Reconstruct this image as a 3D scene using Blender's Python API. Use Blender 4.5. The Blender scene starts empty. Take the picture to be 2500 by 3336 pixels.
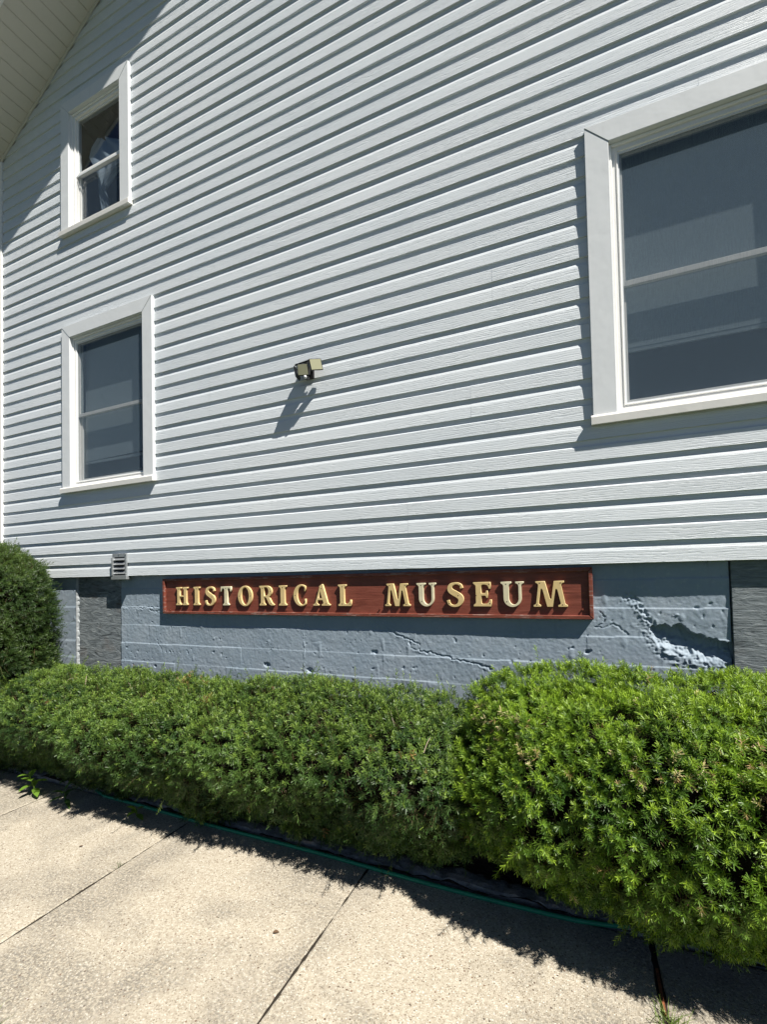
import bpy, bmesh, math, random
import numpy as np
from mathutils import Vector, Matrix

random.seed(7)
rng = np.random.default_rng(11)
S = bpy.context.scene
COL = S.collection
PI = math.pi

# ------------------------------------------------------------------ camera
CAM_H, CAM_D = 1.55, 2.75
yaw, pitch, roll = 0.410536, 0.0236254, -0.0216846
fw = Vector((-math.sin(yaw) * math.cos(pitch), math.cos(yaw) * math.cos(pitch), math.sin(pitch)))
r0 = Vector((math.cos(yaw), math.sin(yaw), 0))
u0 = r0.cross(fw)
rt = r0 * math.cos(roll) + u0 * math.sin(roll)
up = -r0 * math.sin(roll) + u0 * math.cos(roll)
cam = bpy.data.cameras.new('camera')
camo = bpy.data.objects.new('camera', cam)
COL.objects.link(camo)
M = Matrix((rt, up, -fw)).transposed().to_4x4()
M.translation = Vector((0, -CAM_D, CAM_H))
camo.matrix_world = M
cam.sensor_fit = 'HORIZONTAL'
cam.sensor_width = 36.0
cam.lens = 36.0 * 1479.37 / 2500.0
cam.shift_y = 165.3 / 2500.0
cam.clip_start = 0.02
cam.clip_end = 2000
S.camera = camo

# ------------------------------------------------------------------ light
SUN = Vector((2.2, -1.0, 3.2)).normalized()           # towards the sun
W = bpy.data.worlds.new('World')
S.world = W
W.use_nodes = True
wn = W.node_tree
bg = wn.nodes['Background']
sky = wn.nodes.new('ShaderNodeTexSky')
sky.sky_type = 'NISHITA'
sky.sun_disc = False
sky.sun_elevation = math.asin(SUN.z)
sky.sun_rotation = math.atan2(SUN.x, SUN.y)
sky.altitude = 900
sky.air_density = 0.4
sky.dust_density = 0.15
sky.ozone_density = 1.0
wn.links.new(sky.outputs[0], bg.inputs[0])
bg.inputs[1].default_value = 0.05
sl = bpy.data.lights.new('sun', 'SUN')
sl.energy = 5.0
sl.angle = math.radians(0.53)
sl.color = (1.0, 0.95, 0.87)
so = bpy.data.objects.new('sun', sl)
COL.objects.link(so)
so.rotation_euler = (-SUN).to_track_quat('-Z', 'Y').to_euler()
so.location = (8, -4, 12)
S.view_settings.view_transform = 'Standard'
S.view_settings.look = 'None'
S.view_settings.gamma = 1
S.view_settings.use_curve_mapping = False
S.view_settings.exposure = 0.88


# ------------------------------------------------------------------ helpers
def link(o, parent=None):
    COL.objects.link(o)
    if parent is not None:
        o.parent = parent
    return o


def empty(name, loc=(0, 0, 0)):
    o = bpy.data.objects.new(name, None)
    o.empty_display_size = 0.1
    o.location = loc
    return link(o)


def tag(o, label=None, cat=None, group=None, kind=None):
    if label: o['label'] = label
    if cat: o['category'] = cat
    if group: o['group'] = group
    if kind: o['kind'] = kind
    return o


class MB:
    """collects polygons for one mesh"""
    def __init__(s): s.v = []; s.f = []
    def add(s, vs, fs):
        n = len(s.v); s.v += [tuple(v) for v in vs]; s.f += [tuple(i + n for i in f) for f in fs]; return s
    def box(s, x0, x1, y0, y1, z0, z1):
        return s.add([(x0, y0, z0), (x1, y0, z0), (x1, y1, z0), (x0, y1, z0), (x0, y0, z1), (x1, y0, z1), (x1, y1, z1), (x0, y1, z1)],
                     [(0, 3, 2, 1), (4, 5, 6, 7), (0, 1, 5, 4), (1, 2, 6, 5), (2, 3, 7, 6), (3, 0, 4, 7)])
    def prism_x(s, prof, x0, x1):          # profile of (y,z), counter-clockwise seen from +x ; closed
        n = len(prof)
        vs = [(x0, y, z) for y, z in prof] + [(x1, y, z) for y, z in prof]
        fs = [(i, (i + 1) % n, (i + 1) % n + n, i + n) for i in range(n)]
        fs += [tuple(reversed(range(n))), tuple(range(n, 2 * n))]
        return s.add(vs, fs)
    def prism_y(s, poly, y0, y1):          # polygon of (x,z)
        n = len(poly)
        vs = [(x, y0, z) for x, z in poly] + [(x, y1, z) for x, z in poly]
        fs = [(i, (i + 1) % n, (i + 1) % n + n, i + n) for i in range(n)]
        fs += [tuple(reversed(range(n))), tuple(range(n, 2 * n))]
        return s.add(vs, fs)
    def tube(s, pts, rad, n=8, cap=True):
        pts = [Vector(p) for p in pts]
        rs = rad if isinstance(rad, (list, tuple)) else [rad] * len(pts)
        base = len(s.v)
        for i, p in enumerate(pts):
            t = (pts[min(i + 1, len(pts) - 1)] - pts[max(i - 1, 0)]).normalized()
            a = t.cross(Vector((0, 0, 1)))
            if a.length < 1e-3: a = t.cross(Vector((0, 1, 0)))
            a.normalize(); b = t.cross(a)
            for k in range(n):
                q = p + (a * math.cos(2 * PI * k / n) + b * math.sin(2 * PI * k / n)) * rs[i]
                s.v.append(tuple(q))
        for i in range(len(pts) - 1):
            for k in range(n):
                a0 = base + i * n + k; a1 = base + i * n + (k + 1) % n
                s.f.append((a0, a1, a1 + n, a0 + n))
        if cap:
            s.f.append(tuple(base + k for k in reversed(range(n))))
            s.f.append(tuple(base + (len(pts) - 1) * n + k for k in range(n)))
        return s
    def mesh(s, name, m, bevel=0, smooth=False):
        me = bpy.data.meshes.new(name)
        me.from_pydata(s.v, [], s.f)
        bm = bmesh.new(); bm.from_mesh(me)
        bmesh.ops.recalc_face_normals(bm, faces=bm.faces)
        if bevel:
            es = [e for e in bm.edges if len(e.link_faces) == 2 and e.calc_face_angle(0) > 0.5]
            bmesh.ops.bevel(bm, geom=es, offset=bevel, segments=1, affect='EDGES', clamp_overlap=True)
        bm.to_mesh(me); bm.free()
        me.materials.append(m)
        if smooth:
            me.polygons.foreach_set('use_smooth', [True] * len(me.polygons))
        return me
    def build(s, name, m, parent=None, bevel=0, smooth=False):
        return link(bpy.data.objects.new(name, s.mesh(name, m, bevel, smooth)), parent)


def np_mesh(name, V, F, m, parent=None, smooth=False, color=None):
    """V (n,3), F (m,k) numpy arrays"""
    me = bpy.data.meshes.new(name)
    V = np.ascontiguousarray(V, dtype=np.float32); F = np.ascontiguousarray(F, dtype=np.int32)
    k = F.shape[1]
    me.vertices.add(len(V)); me.vertices.foreach_set('co', V.ravel())
    me.loops.add(F.size); me.loops.foreach_set('vertex_index', F.ravel())
    me.polygons.add(len(F))
    me.polygons.foreach_set('loop_start', np.arange(0, F.size, k, dtype=np.int32))
    me.polygons.foreach_set('loop_total', np.full(len(F), k, dtype=np.int32))
    me.polygons.foreach_set('use_smooth', np.full(len(F), smooth))
    me.update(calc_edges=True)
    if color is not None:
        a = me.color_attributes.new('tint', 'FLOAT_COLOR', 'POINT')
        c = np.ones((len(V), 4), dtype=np.float32); c[:, :3] = color
        a.data.foreach_set('color', c.ravel())
    me.materials.append(m)
    return link(bpy.data.objects.new(name, me), parent)


def _hash(ix, iy, iz):
    h = (ix * 374761393 + iy * 668265263 + iz * 2147483647 + 1442695) & 0xffffffff
    h = ((h ^ (h >> 13)) * 1274126177) & 0xffffffff
    return ((h ^ (h >> 16)) & 0xffff) / 65535.0


def noise3(P, sc, seed=0):
    P = np.asarray(P, float) / sc + seed * 17.31 + 1000
    I = np.floor(P).astype(np.int64); f = P - I; f = f * f * (3 - 2 * f)
    r = 0
    for dx in (0, 1):
        for dy in (0, 1):
            for dz in (0, 1):
                w = (f[..., 0] if dx else 1 - f[..., 0]) * (f[..., 1] if dy else 1 - f[..., 1]) * (f[..., 2] if dz else 1 - f[..., 2])
                r = r + w * _hash(I[..., 0] + dx, I[..., 1] + dy, I[..., 2] + dz)
    return r * 2 - 1


# ------------------------------------------------------------------ materials
def mat(name, col=(.5, .5, .5), rough=.6, spec=.5, metal=0):
    m = bpy.data.materials.new(name); m.use_nodes = True
    b = m.node_tree.nodes['Principled BSDF']
    b.inputs['Base Color'].default_value = (*col, 1)
    b.inputs['Roughness'].default_value = rough
    b.inputs['Specular IOR Level'].default_value = spec
    b.inputs['Metallic'].default_value = metal
    return m


class N:
    """small node-graph builder"""
    def __init__(s, m): s.m = m; s.t = m.node_tree; s.b = s.t.nodes.get('Principled BSDF'); s._c = None
    def node(s, typ, **kw):
        n = s.t.nodes.new(typ)
        for k, v in kw.items(): setattr(n, k, v)
        return n
    def lk(s, a, b): s.t.links.new(a, b)
    def coord(s, scale=(1, 1, 1), rnd=False, kind='Object'):
        tc = s.node('ShaderNodeTexCoord'); mp = s.node('ShaderNodeMapping')
        mp.inputs['Scale'].default_value = scale
        s.lk(tc.outputs[kind], mp.inputs['Vector'])
        if rnd:
            oi = s.node('ShaderNodeObjectInfo'); cx = s.node('ShaderNodeCombineXYZ'); ma = s.node('ShaderNodeMath', operation='MULTIPLY')
            ma.inputs[1].default_value = 57.0
            s.lk(oi.outputs['Random'], ma.inputs[0])
            for i in range(3): s.lk(ma.outputs[0], cx.inputs[i])
            s.lk(cx.outputs[0], mp.inputs['Location'])
        return mp.outputs[0]
    def noise(s, vec, scale=5, detail=4, rough=.55, dist=0):
        n = s.node('ShaderNodeTexNoise')
        n.inputs['Scale'].default_value = scale; n.inputs['Detail'].default_value = detail
        n.inputs['Roughness'].default_value = rough; n.inputs['Distortion'].default_value = dist
        s.lk(vec, n.inputs['Vector']); return n.outputs['Fac']
    def voro(s, vec, scale=50, feature='F1', out='Distance', rand=1):
        n = s.node('ShaderNodeTexVoronoi', feature=feature)
        n.inputs['Scale'].default_value = scale; n.inputs['Randomness'].default_value = rand
        s.lk(vec, n.inputs['Vector']); return n.outputs[out]
    def ramp(s, fac, stops):
        n = s.node('ShaderNodeValToRGB')
        e = n.color_ramp.elements
        while len(e) < len(stops): e.new(.5)
        for el, (p, c) in zip(e, stops):
            el.position = p; el.color = (*c, 1) if isinstance(c, tuple) else (c, c, c, 1)
        s.lk(fac, n.inputs[0]); return n.outputs[0]
    def mix(s, fac, a, b, mode='MIX'):
        n = s.node('ShaderNodeMix', data_type='RGBA', blend_type=mode)
        for i, v in ((0, fac), (6, a), (7, b)):
            if isinstance(v, (int, float)): n.inputs[i].default_value = v
            elif isinstance(v, tuple): n.inputs[i].default_value = (*v, 1)
            else: s.lk(v, n.inputs[i])
        return n.outputs[2]
    def math(s, op, a, b=0.0):
        n = s.node('ShaderNodeMath', operation=op)
        for i, v in ((0, a), (1, b)):
            if isinstance(v, (int, float)): n.inputs[i].default_value = v
            else: s.lk(v, n.inputs[i])
        return n.outputs[0]
    def bump(s, h, strength=.3, dist=.01, prev=None):
        n = s.node('ShaderNodeBump')
        n.inputs['Strength'].default_value = strength; n.inputs['Distance'].default_value = dist
        s.lk(h, n.inputs['Height'])
        if prev is not None: s.lk(prev, n.inputs['Normal'])
        return n.outputs[0]
    def color(s, c): s.lk(c, s.b.inputs['Base Color'])
    def normal(s, n): s.lk(n, s.b.inputs['Normal'])
    def rough(s, r): s.lk(r, s.b.inputs['Roughness'])


def siding_material():
    m = mat('siding', (.66, .69, .71), .42, .35); g = N(m)
    v = g.coord((1.5, 8, 17), rnd=True)
    warp = g.noise(g.coord((1.2, 3, 7), rnd=True), 3.0, 2)
    w = g.node('ShaderNodeTexWave', wave_type='BANDS', bands_direction='Z', wave_profile='SIN')
    w.inputs['Scale'].default_value = 1.5; w.inputs['Distortion'].default_value = 11.0
    w.inputs['Detail'].default_value = 3.0; w.inputs['Detail Scale'].default_value = 1.4; w.inputs['Detail Roughness'].default_value = .55
    g.lk(v, w.inputs['Vector'])
    cracks = g.ramp(w.outputs['Fac'], [(.0, 0.0), (.16, 1.0), (1, 1.0)])
    fine = g.noise(g.coord((4, 20, 60), rnd=True), 6, 5, .7)
    h = g.math('ADD', g.math('MULTIPLY', cracks, .4), g.math('MULTIPLY', fine, .5))
    patch = g.ramp(g.noise(g.coord((.5, 1, 1.5), rnd=True), 2.5, 2), [(.3, .35), (.65, 1.0)])
    h = g.math('MULTIPLY', h, patch)
    g.normal(g.bump(h, .85, .0034))
    big = g.noise(g.coord((.35, 1, .8)), 2.2, 3)
    c = g.mix(g.ramp(big, [(.35, 0.0), (.7, 1.0)]), (.60, .645, .678), (.648, .684, .708))
    streak = g.noise(g.coord((9, 1, .6)), 2, 4)
    c = g.mix(g.ramp(streak, [(.62, 0.0), (.85, .22)]), c, (.42, .44, .44))
    g.color(c)
    return m


def trim_material(name, col, rough=.38):
    m = mat(name, col, rough, .45); g = N(m)
    n1 = g.noise(g.coord((1, 1, 1), rnd=True), 6, 3)
    g.normal(g.bump(n1, .25, .01))
    d = g.noise(g.coord((2, 2, .8)), 9, 5, .7)
    g.color(g.mix(g.ramp(d, [(.55, 0.0), (.85, .35)]), col, tuple(x * .75 for x in col)))
    return m


def foundation_material():
    m = mat('painted_concrete', (.2, .24, .29), .62, .3); g = N(m)
    v = g.coord()
    n1 = g.noise(v, 3.2, 5, .6)
    c = g.mix(g.ramp(n1, [(.3, 0.0), (.7, 1.0)]), (.235, .298, .36), (.295, .35, .405))
    n2 = g.noise(v, 45, 4, .65)
    c = g.mix(g.ramp(n2, [(.56, 0.0), (.75, .5)]), c, (.37, .42, .46))
    drip = g.noise(g.coord((14, 3, 1.2)), 1.8, 5, .65)
    c = g.mix(g.ramp(drip, [(.57, 0.0), (.8, .4)]), c, (.18, .215, .25))
    g.color(c)
    h1 = g.noise(v, 70, 6, .7); h2 = g.noise(g.coord((1, 1, 2.2)), 18, 4, .6)
    g.normal(g.bump(h1, .45, .0025, g.bump(h2, .2, .006)))
    return m


def plywood_material():
    m = mat('weathered_plywood', (.14, .15, .15), .8, .2); g = N(m)
    w = g.noise(g.coord((1, 1, 3.6), rnd=True), 5.5, 6, .62, 1.9)
    c = g.ramp(w, [(.30, (.045, .055, .062)), (.42, (.15, .175, .19)), (.6, (.225, .255, .27)), (.74, (.38, .41, .42))])
    n = g.noise(g.coord((3, 1, 30), rnd=True), 5, 4, .7)
    c = g.mix(g.ramp(n, [(.42, 0.0), (.72, .55)]), c, (.09, .098, .10))
    rust = g.noise(g.coord((1.2, 1, 2), rnd=True), 3, 4)
    c = g.mix(g.ramp(rust, [(.58, 0.0), (.75, .35)]), c, (.14, .085, .055))
    g.color(c)
    g.normal(g.bump(n, .6, .006, g.bump(w, .7, .012)))
    return m


def sign_material(name, worn):
    m = mat(name, (.19, .05, .03), .5, .35); g = N(m)
    v = g.coord((1.1, 1, 9), rnd=True)
    w = g.noise(v, 3.2, 6, .62, 1.2)
    c = g.ramp(w, [(.25, (.105, .026, .016)), (.5, (.19, .052, .033)), (.75, (.24, .075, .05))])
    if worn:
        e = g.noise(g.coord((2, 5, 14)), 5, 6, .75)
        c = g.mix(g.ramp(e, [(.52, 0.0), (.6, .8)]), c, (.30, .20, .17))
        e2 = g.noise(g.coord((1.5, 5, 20)), 9, 5, .75)
        c = g.mix(g.ramp(e2, [(.55, 0.0), (.66, .8)]), c, (.07, .03, .025))
    g.color(c)
    g.normal(g.bump(g.noise(g.coord((1, 1, 22), rnd=True), 5, 5, .7), .45, .004))
    return m


def gold_material(name, a, b):
    m = mat(name, a, .5, .4); g = N(m)
    n = g.noise(g.coord((1, 1, 1)), 22, 5, .65)
    c = g.mix(g.ramp(n, [(.35, 0.0), (.7, 1.0)]), a, b)
    n2 = g.noise(g.coord((1, 1, .4)), 48, 4, .7)
    c = g.mix(g.ramp(n2, [(.62, 0.0), (.75, .45)]), c, (.25, .15, .05))
    g.color(c)
    g.normal(g.bump(n, .2, .004))
    return m


def pavement_material():
    m = mat('aggregate_concrete', (.42, .38, .30), .85, .2); g = N(m)
    v = g.coord()
    v2 = g.coord((1, 1, 1), rnd=True)
    # paste between stones, pebbles with own colours
    vc = g.voro(v, 165, out='Color'); vd = g.voro(v, 165)
    sep = g.node('ShaderNodeSeparateColor'); g.lk(vc, sep.inputs[0])
    peb = g.ramp(sep.outputs[0], [(.0, (.14, .11, .08)), (.12, (.24, .20, .145)), (.30, (.345, .303, .235)), (.58, (.44, .398, .322)), (.85, (.515, .475, .395)), (1, (.65, .62, .55))])
    paste = g.mix(g.ramp(g.noise(v, 60, 4), [(.35, 0.0), (.65, 1.0)]), (.33, .287, .222), (.45, .41, .33))
    c = g.mix(g.ramp(vd, [(.30, 0.0), (.62, 1.0)]), peb, paste)
    # dark specks and brown stones
    vb = g.voro(v, 62); vbc = g.voro(v, 62, out='Color'); sb = g.node('ShaderNodeSeparateColor'); g.lk(vbc, sb.inputs[0])
    pick = g.math('GREATER_THAN', sb.outputs[1], .80)
    dot = g.math('MULTIPLY', g.ramp(vb, [(.20, 1.0), (.27, 0.0)]), pick)
    c = g.mix(dot, c, g.ramp(sb.outputs[0], [(.0, (.07, .055, .045)), (.5, (.17, .10, .06)), (1, (.62, .6, .55))]))
    # grey lichen / weathering patches (warm to grey), finely broken up
    p1 = g.noise(v2, 2.1, 4, .6, .4)
    p2 = g.noise(v, 85, 3, .7)
    stain = g.math('MULTIPLY', g.ramp(p1, [(.42, 0.0), (.60, 1.0)]), g.ramp(p2, [(.38, 0.0), (.58, 1.0)]))
    c = g.mix(g.math('MULTIPLY', stain, .72), c, (.125, .117, .103))
    p3 = g.noise(v2, .9, 3)
    c = g.mix(g.ramp(p3, [(.45, 0.0), (.75, .28)]), c, (.25, .225, .19))
    # dirt towards the bed
    g.color(c)
    hh = g.math('ADD', g.math('MULTIPLY', g.ramp(vd, [(.0, 1.0), (.7, 0.0)]), .6), g.math('MULTIPLY', g.noise(v, 240, 3), .5))
    g.normal(g.bump(hh, .7, .0028))
    return m


def foliage_material():
    m = bpy.data.materials.new('needles'); m.use_nodes = True
    t = m.node_tree; g = N(m); b = g.b
    at = g.node('ShaderNodeAttribute', attribute_name='tint')
    g.lk(at.outputs['Color'], b.inputs['Base Color'])
    b.inputs['Roughness'].default_value = .46
    b.inputs['Specular IOR Level'].default_value = .45
    tr = g.node('ShaderNodeBsdfTranslucent')
    g.lk(g.mix(1.0, at.outputs['Color'], (1.25, 1.25, .55), 'MULTIPLY'), tr.inputs['Color'])
    mx = g.node('ShaderNodeMixShader'); mx.inputs[0].default_value = .27
    g.lk(b.outputs[0], mx.inputs[1]); g.lk(tr.outputs[0], mx.inputs[2])
    g.lk(mx.outputs[0], t.nodes['Material Output'].inputs['Surface'])
    return m


def leaf_material(name, col):
    m = mat(name, col, .45, .4); g = N(m)
    n = g.noise(g.coord(), 30, 3)
    g.color(g.mix(n, tuple(x * .8 for x in col), tuple(x * 1.2 for x in col)))
    tr = g.node('ShaderNodeBsdfTranslucent'); tr.inputs['Color'].default_value = (col[0] * 1.2, col[1] * 1.2, col[2] * .6, 1)
    mx = g.node('ShaderNodeMixShader'); mx.inputs[0].default_value = .3
    g.lk(g.b.outputs[0], mx.inputs[1]); g.lk(tr.outputs[0], mx.inputs[2])
    g.lk(mx.outputs[0], m.node_tree.nodes['Material Output'].inputs['Surface'])
    return m


def glass_material():
    m = bpy.data.materials.new('window_glass'); m.use_nodes = True
    g = N(m); t = m.node_tree; t.nodes.remove(g.b)
    tr = g.node('ShaderNodeBsdfTransparent'); tr.inputs[0].default_value = (.80, .84, .86, 1)
    gl = g.node('ShaderNodeBsdfGlossy'); gl.inputs['Roughness'].default_value = .015
    gl.inputs['Color'].default_value = (1, 1, 1, 1)
    ge = g.node('ShaderNodeNewGeometry'); dt = g.node('ShaderNodeVectorMath', operation='DOT_PRODUCT')
    g.lk(ge.outputs['Incoming'], dt.inputs[0]); g.lk(ge.outputs['Normal'], dt.inputs[1])
    c1 = g.math('SUBTRACT', 1.0, g.math('ABSOLUTE', dt.outputs['Value']))
    k = g.math('ADD', .043, g.math('MULTIPLY', g.math('POWER', c1, 5.0), .957))
    n = g.noise(g.coord(), 3.0, 1)
    bp = g.bump(n, .03, .02); g.lk(bp, gl.inputs['Normal'])
    mx = g.node('ShaderNodeMixShader')
    g.lk(k, mx.inputs[0]); g.lk(tr.outputs[0], mx.inputs[1]); g.lk(gl.outputs[0], mx.inputs[2])
    g.lk(mx.outputs[0], t.nodes['Material Output'].inputs['Surface'])
    return m


def screen_material(base=.14):
    m = bpy.data.materials.new('insect_screen'); m.use_nodes = True
    g = N(m); t = m.node_tree; t.nodes.remove(g.b)
    tr = g.node('ShaderNodeBsdfTransparent')
    df = g.node('ShaderNodeBsdfDiffuse'); df.inputs['Color'].default_value = (.100, .140, .180, 1)
    n1 = g.noise(g.coord((90, 1, 5)), 3, 4, .7)
    n2 = g.noise(g.coord((6, 1, 120)), 3, 4, .7)
    f = g.math('ADD', g.math('MULTIPLY', n1, .42), g.math('MULTIPLY', n2, .26))
    f = g.math('ADD', f, base)
    mx = g.node('ShaderNodeMixShader')
    g.lk(f, mx.inputs[0]); g.lk(tr.outputs[0], mx.inputs[1]); g.lk(df.outputs[0], mx.inputs[2])
    g.lk(mx.outputs[0], t.nodes['Material Output'].inputs['Surface'])
    return m


M_SID = siding_material()
M_CASE = trim_material('aluminium_casing', (.66, .685, .695))
M_WHITE = trim_material('white_vinyl', (.78, .78, .76))
M_SILL = trim_material('sill_cream', (.72, .71, .67))
M_SOFF = trim_material('soffit_vinyl', (.60, .58, .52), .5)
M_FOUND = foundation_material()
M_PLY = plywood_material()
M_SIGN = sign_material('sign_red_stain', False)
M_SIGNF = sign_material('sign_frame_worn', True)
M_GOLD = gold_material('letter_gold', (.66, .50, .25), (.58, .43, .19))
M_GOLDP = gold_material('letter_pale', (.68, .62, .43), (.58, .52, .34))
M_PAVE = pavement_material()
M_NEED = foliage_material()
M_GLASS = glass_material()
M_SCREEN = screen_material()
M_SCREEN2 = screen_material(-.12)
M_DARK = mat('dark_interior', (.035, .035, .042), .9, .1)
M_SHADE = mat('roller_shade', (.74, .77, .78), .8, .1)
M_CURT = mat('curtain_cloth', (.42, .45, .50), .8, .1)
M_BLACK = mat('black_plastic', (.012, .013, .015), .38, .5)
M_LENS = mat('led_lens', (.33, .325, .21), .3, .5)
M_SOLAR = mat('solar_glass', (.06, .065, .07), .12, .6)
M_CHROME = mat('sensor_dome', (.6, .62, .64), .2, .5)
M_GALV = mat('galvanised', (.38, .40, .41), .42, .5, .55)
_g = N(M_GALV); _n = _g.noise(_g.coord(), 60, 4)
_g.color(_g.mix(_n, (.26, .28, .29), (.5, .52, .53)))
M_SCREW = mat('screw_dark', (.06, .045, .03), .6, .4)
M_HOSE = mat('hose_green', (.012, .22, .115), .42, .45)
M_SOIL = mat('soil', (.055, .042, .03), .95, .1)
_g = N(M_SOIL); _n = _g.noise(_g.coord(), 28, 6, .7)
_g.color(_g.ramp(_n, [(.3, (.03, .022, .016)), (.7, (.10, .078, .055))])); _g.normal(_g.bump(_n, .9, .03))
M_KERB = mat('edging_concrete', (.2, .19, .17), .9, .1)
_g = N(M_KERB); _n = _g.noise(_g.coord(), 22, 6, .7)
_g.color(_g.ramp(_n, [(.3, (.16, .15, .135)), (.7, (.36, .345, .315))])); _g.normal(_g.bump(_n, .8, .02))
M_CORE = mat('inner_shade', (.012, .011, .007), .95, .05)  # near-black colour standing in for the shade inside the shrubs
M_TWIG = mat('dead_twig', (.30, .25, .18), .8, .2)
M_JOINT = mat('joint_dirt', (.035, .03, .024), .95, .05)
M_LAWN = mat('lawn', (.06, .11, .025), .9, .1)
_g = N(M_LAWN); _n = _g.noise(_g.coord(), 6, 6, .7)
_g.color(_g.ramp(_n, [(.3, (.028, .045, .014)), (.7, (.055, .08, .025))]))
M_RUST = mat('rusty_steel', (.16, .06, .03), .85, .2)
_g = N(M_RUST); _n = _g.noise(_g.coord(), 60, 5)
_g.color(_g.ramp(_n, [(.3, (.07, .028, .016)), (.7, (.26, .09, .04))]))
M_ROOF = mat('roof_shingle', (.10, .10, .10), .9, .1)
M_WEED = leaf_material('weed_leaf', (.13, .24, .03))
M_WEED2 = leaf_material('weed_leaf_dark', (.06, .13, .03))
M_GRASS = leaf_material('grass_blade', (.15, .22, .05))
M_LEAFB = mat('dead_leaf', (.12, .075, .045), .8, .2)
M_LEAFR = mat('red_leaf', (.42, .12, .04), .8, .2)

# ------------------------------------------------------------------ ground, pavement, bed
gnd = MB().add([(-700, -700, -.06), (700, -700, -.06), (700, 700, -.06), (-700, 700, -.06)], [(0, 1, 2, 3)]).build('ground', M_LAWN)
tag(gnd, kind='structure')

M_ROAD = mat('asphalt', (.05, .05, .052), .9, .2)
_g = N(M_ROAD); _n = _g.noise(_g.coord(), 40, 6, .8)
_g.color(_g.ramp(_n, [(.3, (.035, .035, .037)), (.7, (.075, .074, .072))])); _g.normal(_g.bump(_n, .5, .01))
tag(MB().box(-700, 700, -11.5, -3.4, -.30, -.05).build('added_road', M_ROAD), kind='structure')  # unseen dark strip, added to cut bounce light on the wall
pav = tag(empty('pavement', (0, 0, 0)), kind='structure')
xs = [-7.27, -6.04, -4.82, -3.585, -2.336, -1.077, .222, 1.50, 2.75, 4.0]
def slab(x0, x1, y0, y1, g0=.0035, g1=.0035):
    # slab with a worn, slightly wavy arris at its joints
    bm_ = bmesh.new()
    nx, ny = 14, 90
    a, b = x0 + g0, x1 - g1
    X = [a + (b - a) * i / nx for i in range(nx + 1)]; Y = [y0 + (y1 - y0) * j / ny for j in range(ny + 1)]
    vs = {}
    for i, x in enumerate(X):
        for j, y in enumerate(Y):
            xx, yy, z = x, y, 0.0
            if i in (0, nx):
                s = 1 if i == 0 else -1
                xx += s * (.0030 * noise3(np.array([x, y, 1.0]), .03, 3) + .0028 * noise3(np.array([x, y, 4.0]), .13, 4))
                z = -.0022
            if j == 0 or j == ny: z = min(z, -.006)
            vs[i, j] = bm_.verts.new((float(xx), float(yy), float(z)))
            if i == 0 or i == nx: pass
    for i in range(nx):
        for j in range(ny):
            bm_.faces.new((vs[i, j], vs[i + 1, j], vs[i + 1, j + 1], vs[i, j + 1]))
    ring = [vs[i, 0] for i in range(nx + 1)] + [vs[nx, j] for j in range(1, ny + 1)] + [vs[i, ny] for i in range(nx - 1, -1, -1)] + [vs[0, j] for j in range(ny - 1, 0, -1)]
    low = [bm_.verts.new((v.co.x, v.co.y, -.055)) for v in ring]
    n = len(ring)
    for k in range(n):
        bm_.faces.new((ring[k], low[k], low[(k + 1) % n], ring[(k + 1) % n]))
    bmesh.ops.recalc_face_normals(bm_, faces=bm_.faces)
    # pull the first interior columns close to the edge so the arris is narrow
    for (i, j), v in vs.items():
        if i == 1: v.co.x = x0 + g0 + .007
        if i == nx - 1: v.co.x = x1 - g1 - .007
    me = bpy.data.meshes.new('concrete_slab'); bm_.to_mesh(me); bm_.free()
    me.materials.append(M_PAVE)
    return link(bpy.data.objects.new('concrete_slab', me), pav)
for k in range(len(xs) - 1):
    wide = .011
    slab(xs[k], xs[k + 1], -1.80, -.545, wide if abs(xs[k] - .222) < .01 else .0052, wide if abs(xs[k + 1] - .222) < .01 else .0052)
jd = MB().box(-7.3, 4.0, -1.79, -.55, -.058, -.0045).build('joint_dirt', M_JOINT, pav)

# planting bed
n = 90
gx = np.linspace(-7, 4, 240); gy = np.linspace(-.54, .06, 14)
GX, GY = np.meshgrid(gx, gy, indexing='ij')
P = np.stack([GX, GY, np.zeros_like(GX)], -1)
Z = .012 + .018 * noise3(P, .12, 1) + .012 * noise3(P, .04, 2)
V = np.stack([GX, GY, Z], -1).reshape(-1, 3)
idx = np.arange(len(V)).reshape(GX.shape)
F = np.stack([idx[:-1, :-1], idx[1:, :-1], idx[1:, 1:], idx[:-1, 1:]], -1).reshape(-1, 4)
tag(np_mesh('soil', V, F, M_SOIL, smooth=True), kind='structure')

# low concrete edging behind the hose
kx = np.linspace(-7, 4, 900)
prof = np.array([(-.532, -.03), (-.531, .012), (-.522, .022), (-.49, .027), (-.45, .026), (-.43, .02), (-.425, -.02)])
KV = np.zeros((len(kx), len(prof), 3))
for j, (py, pz) in enumerate(prof):
    PP = np.stack([kx, np.full_like(kx, py), np.full_like(kx, pz)], -1)
    KV[:, j, 0] = kx
    KV[:, j, 1] = py + .010 * noise3(PP, .11, 5) + .008 * noise3(PP, .03, 6)
    KV[:, j, 2] = pz + (.010 * noise3(PP, .14, 7) + .010 * noise3(PP, .035, 8)) * (pz > 0)
idx = np.arange(KV[..., 0].size).reshape(KV.shape[:2])
F = np.stack([idx[:-1, :-1], idx[1:, :-1], idx[1:, 1:], idx[:-1, 1:]], -1).reshape(-1, 4)
tag(np_mesh('kerb', KV.reshape(-1, 3), F[:, ::-1], M_KERB, smooth=False), kind='structure')

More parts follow.
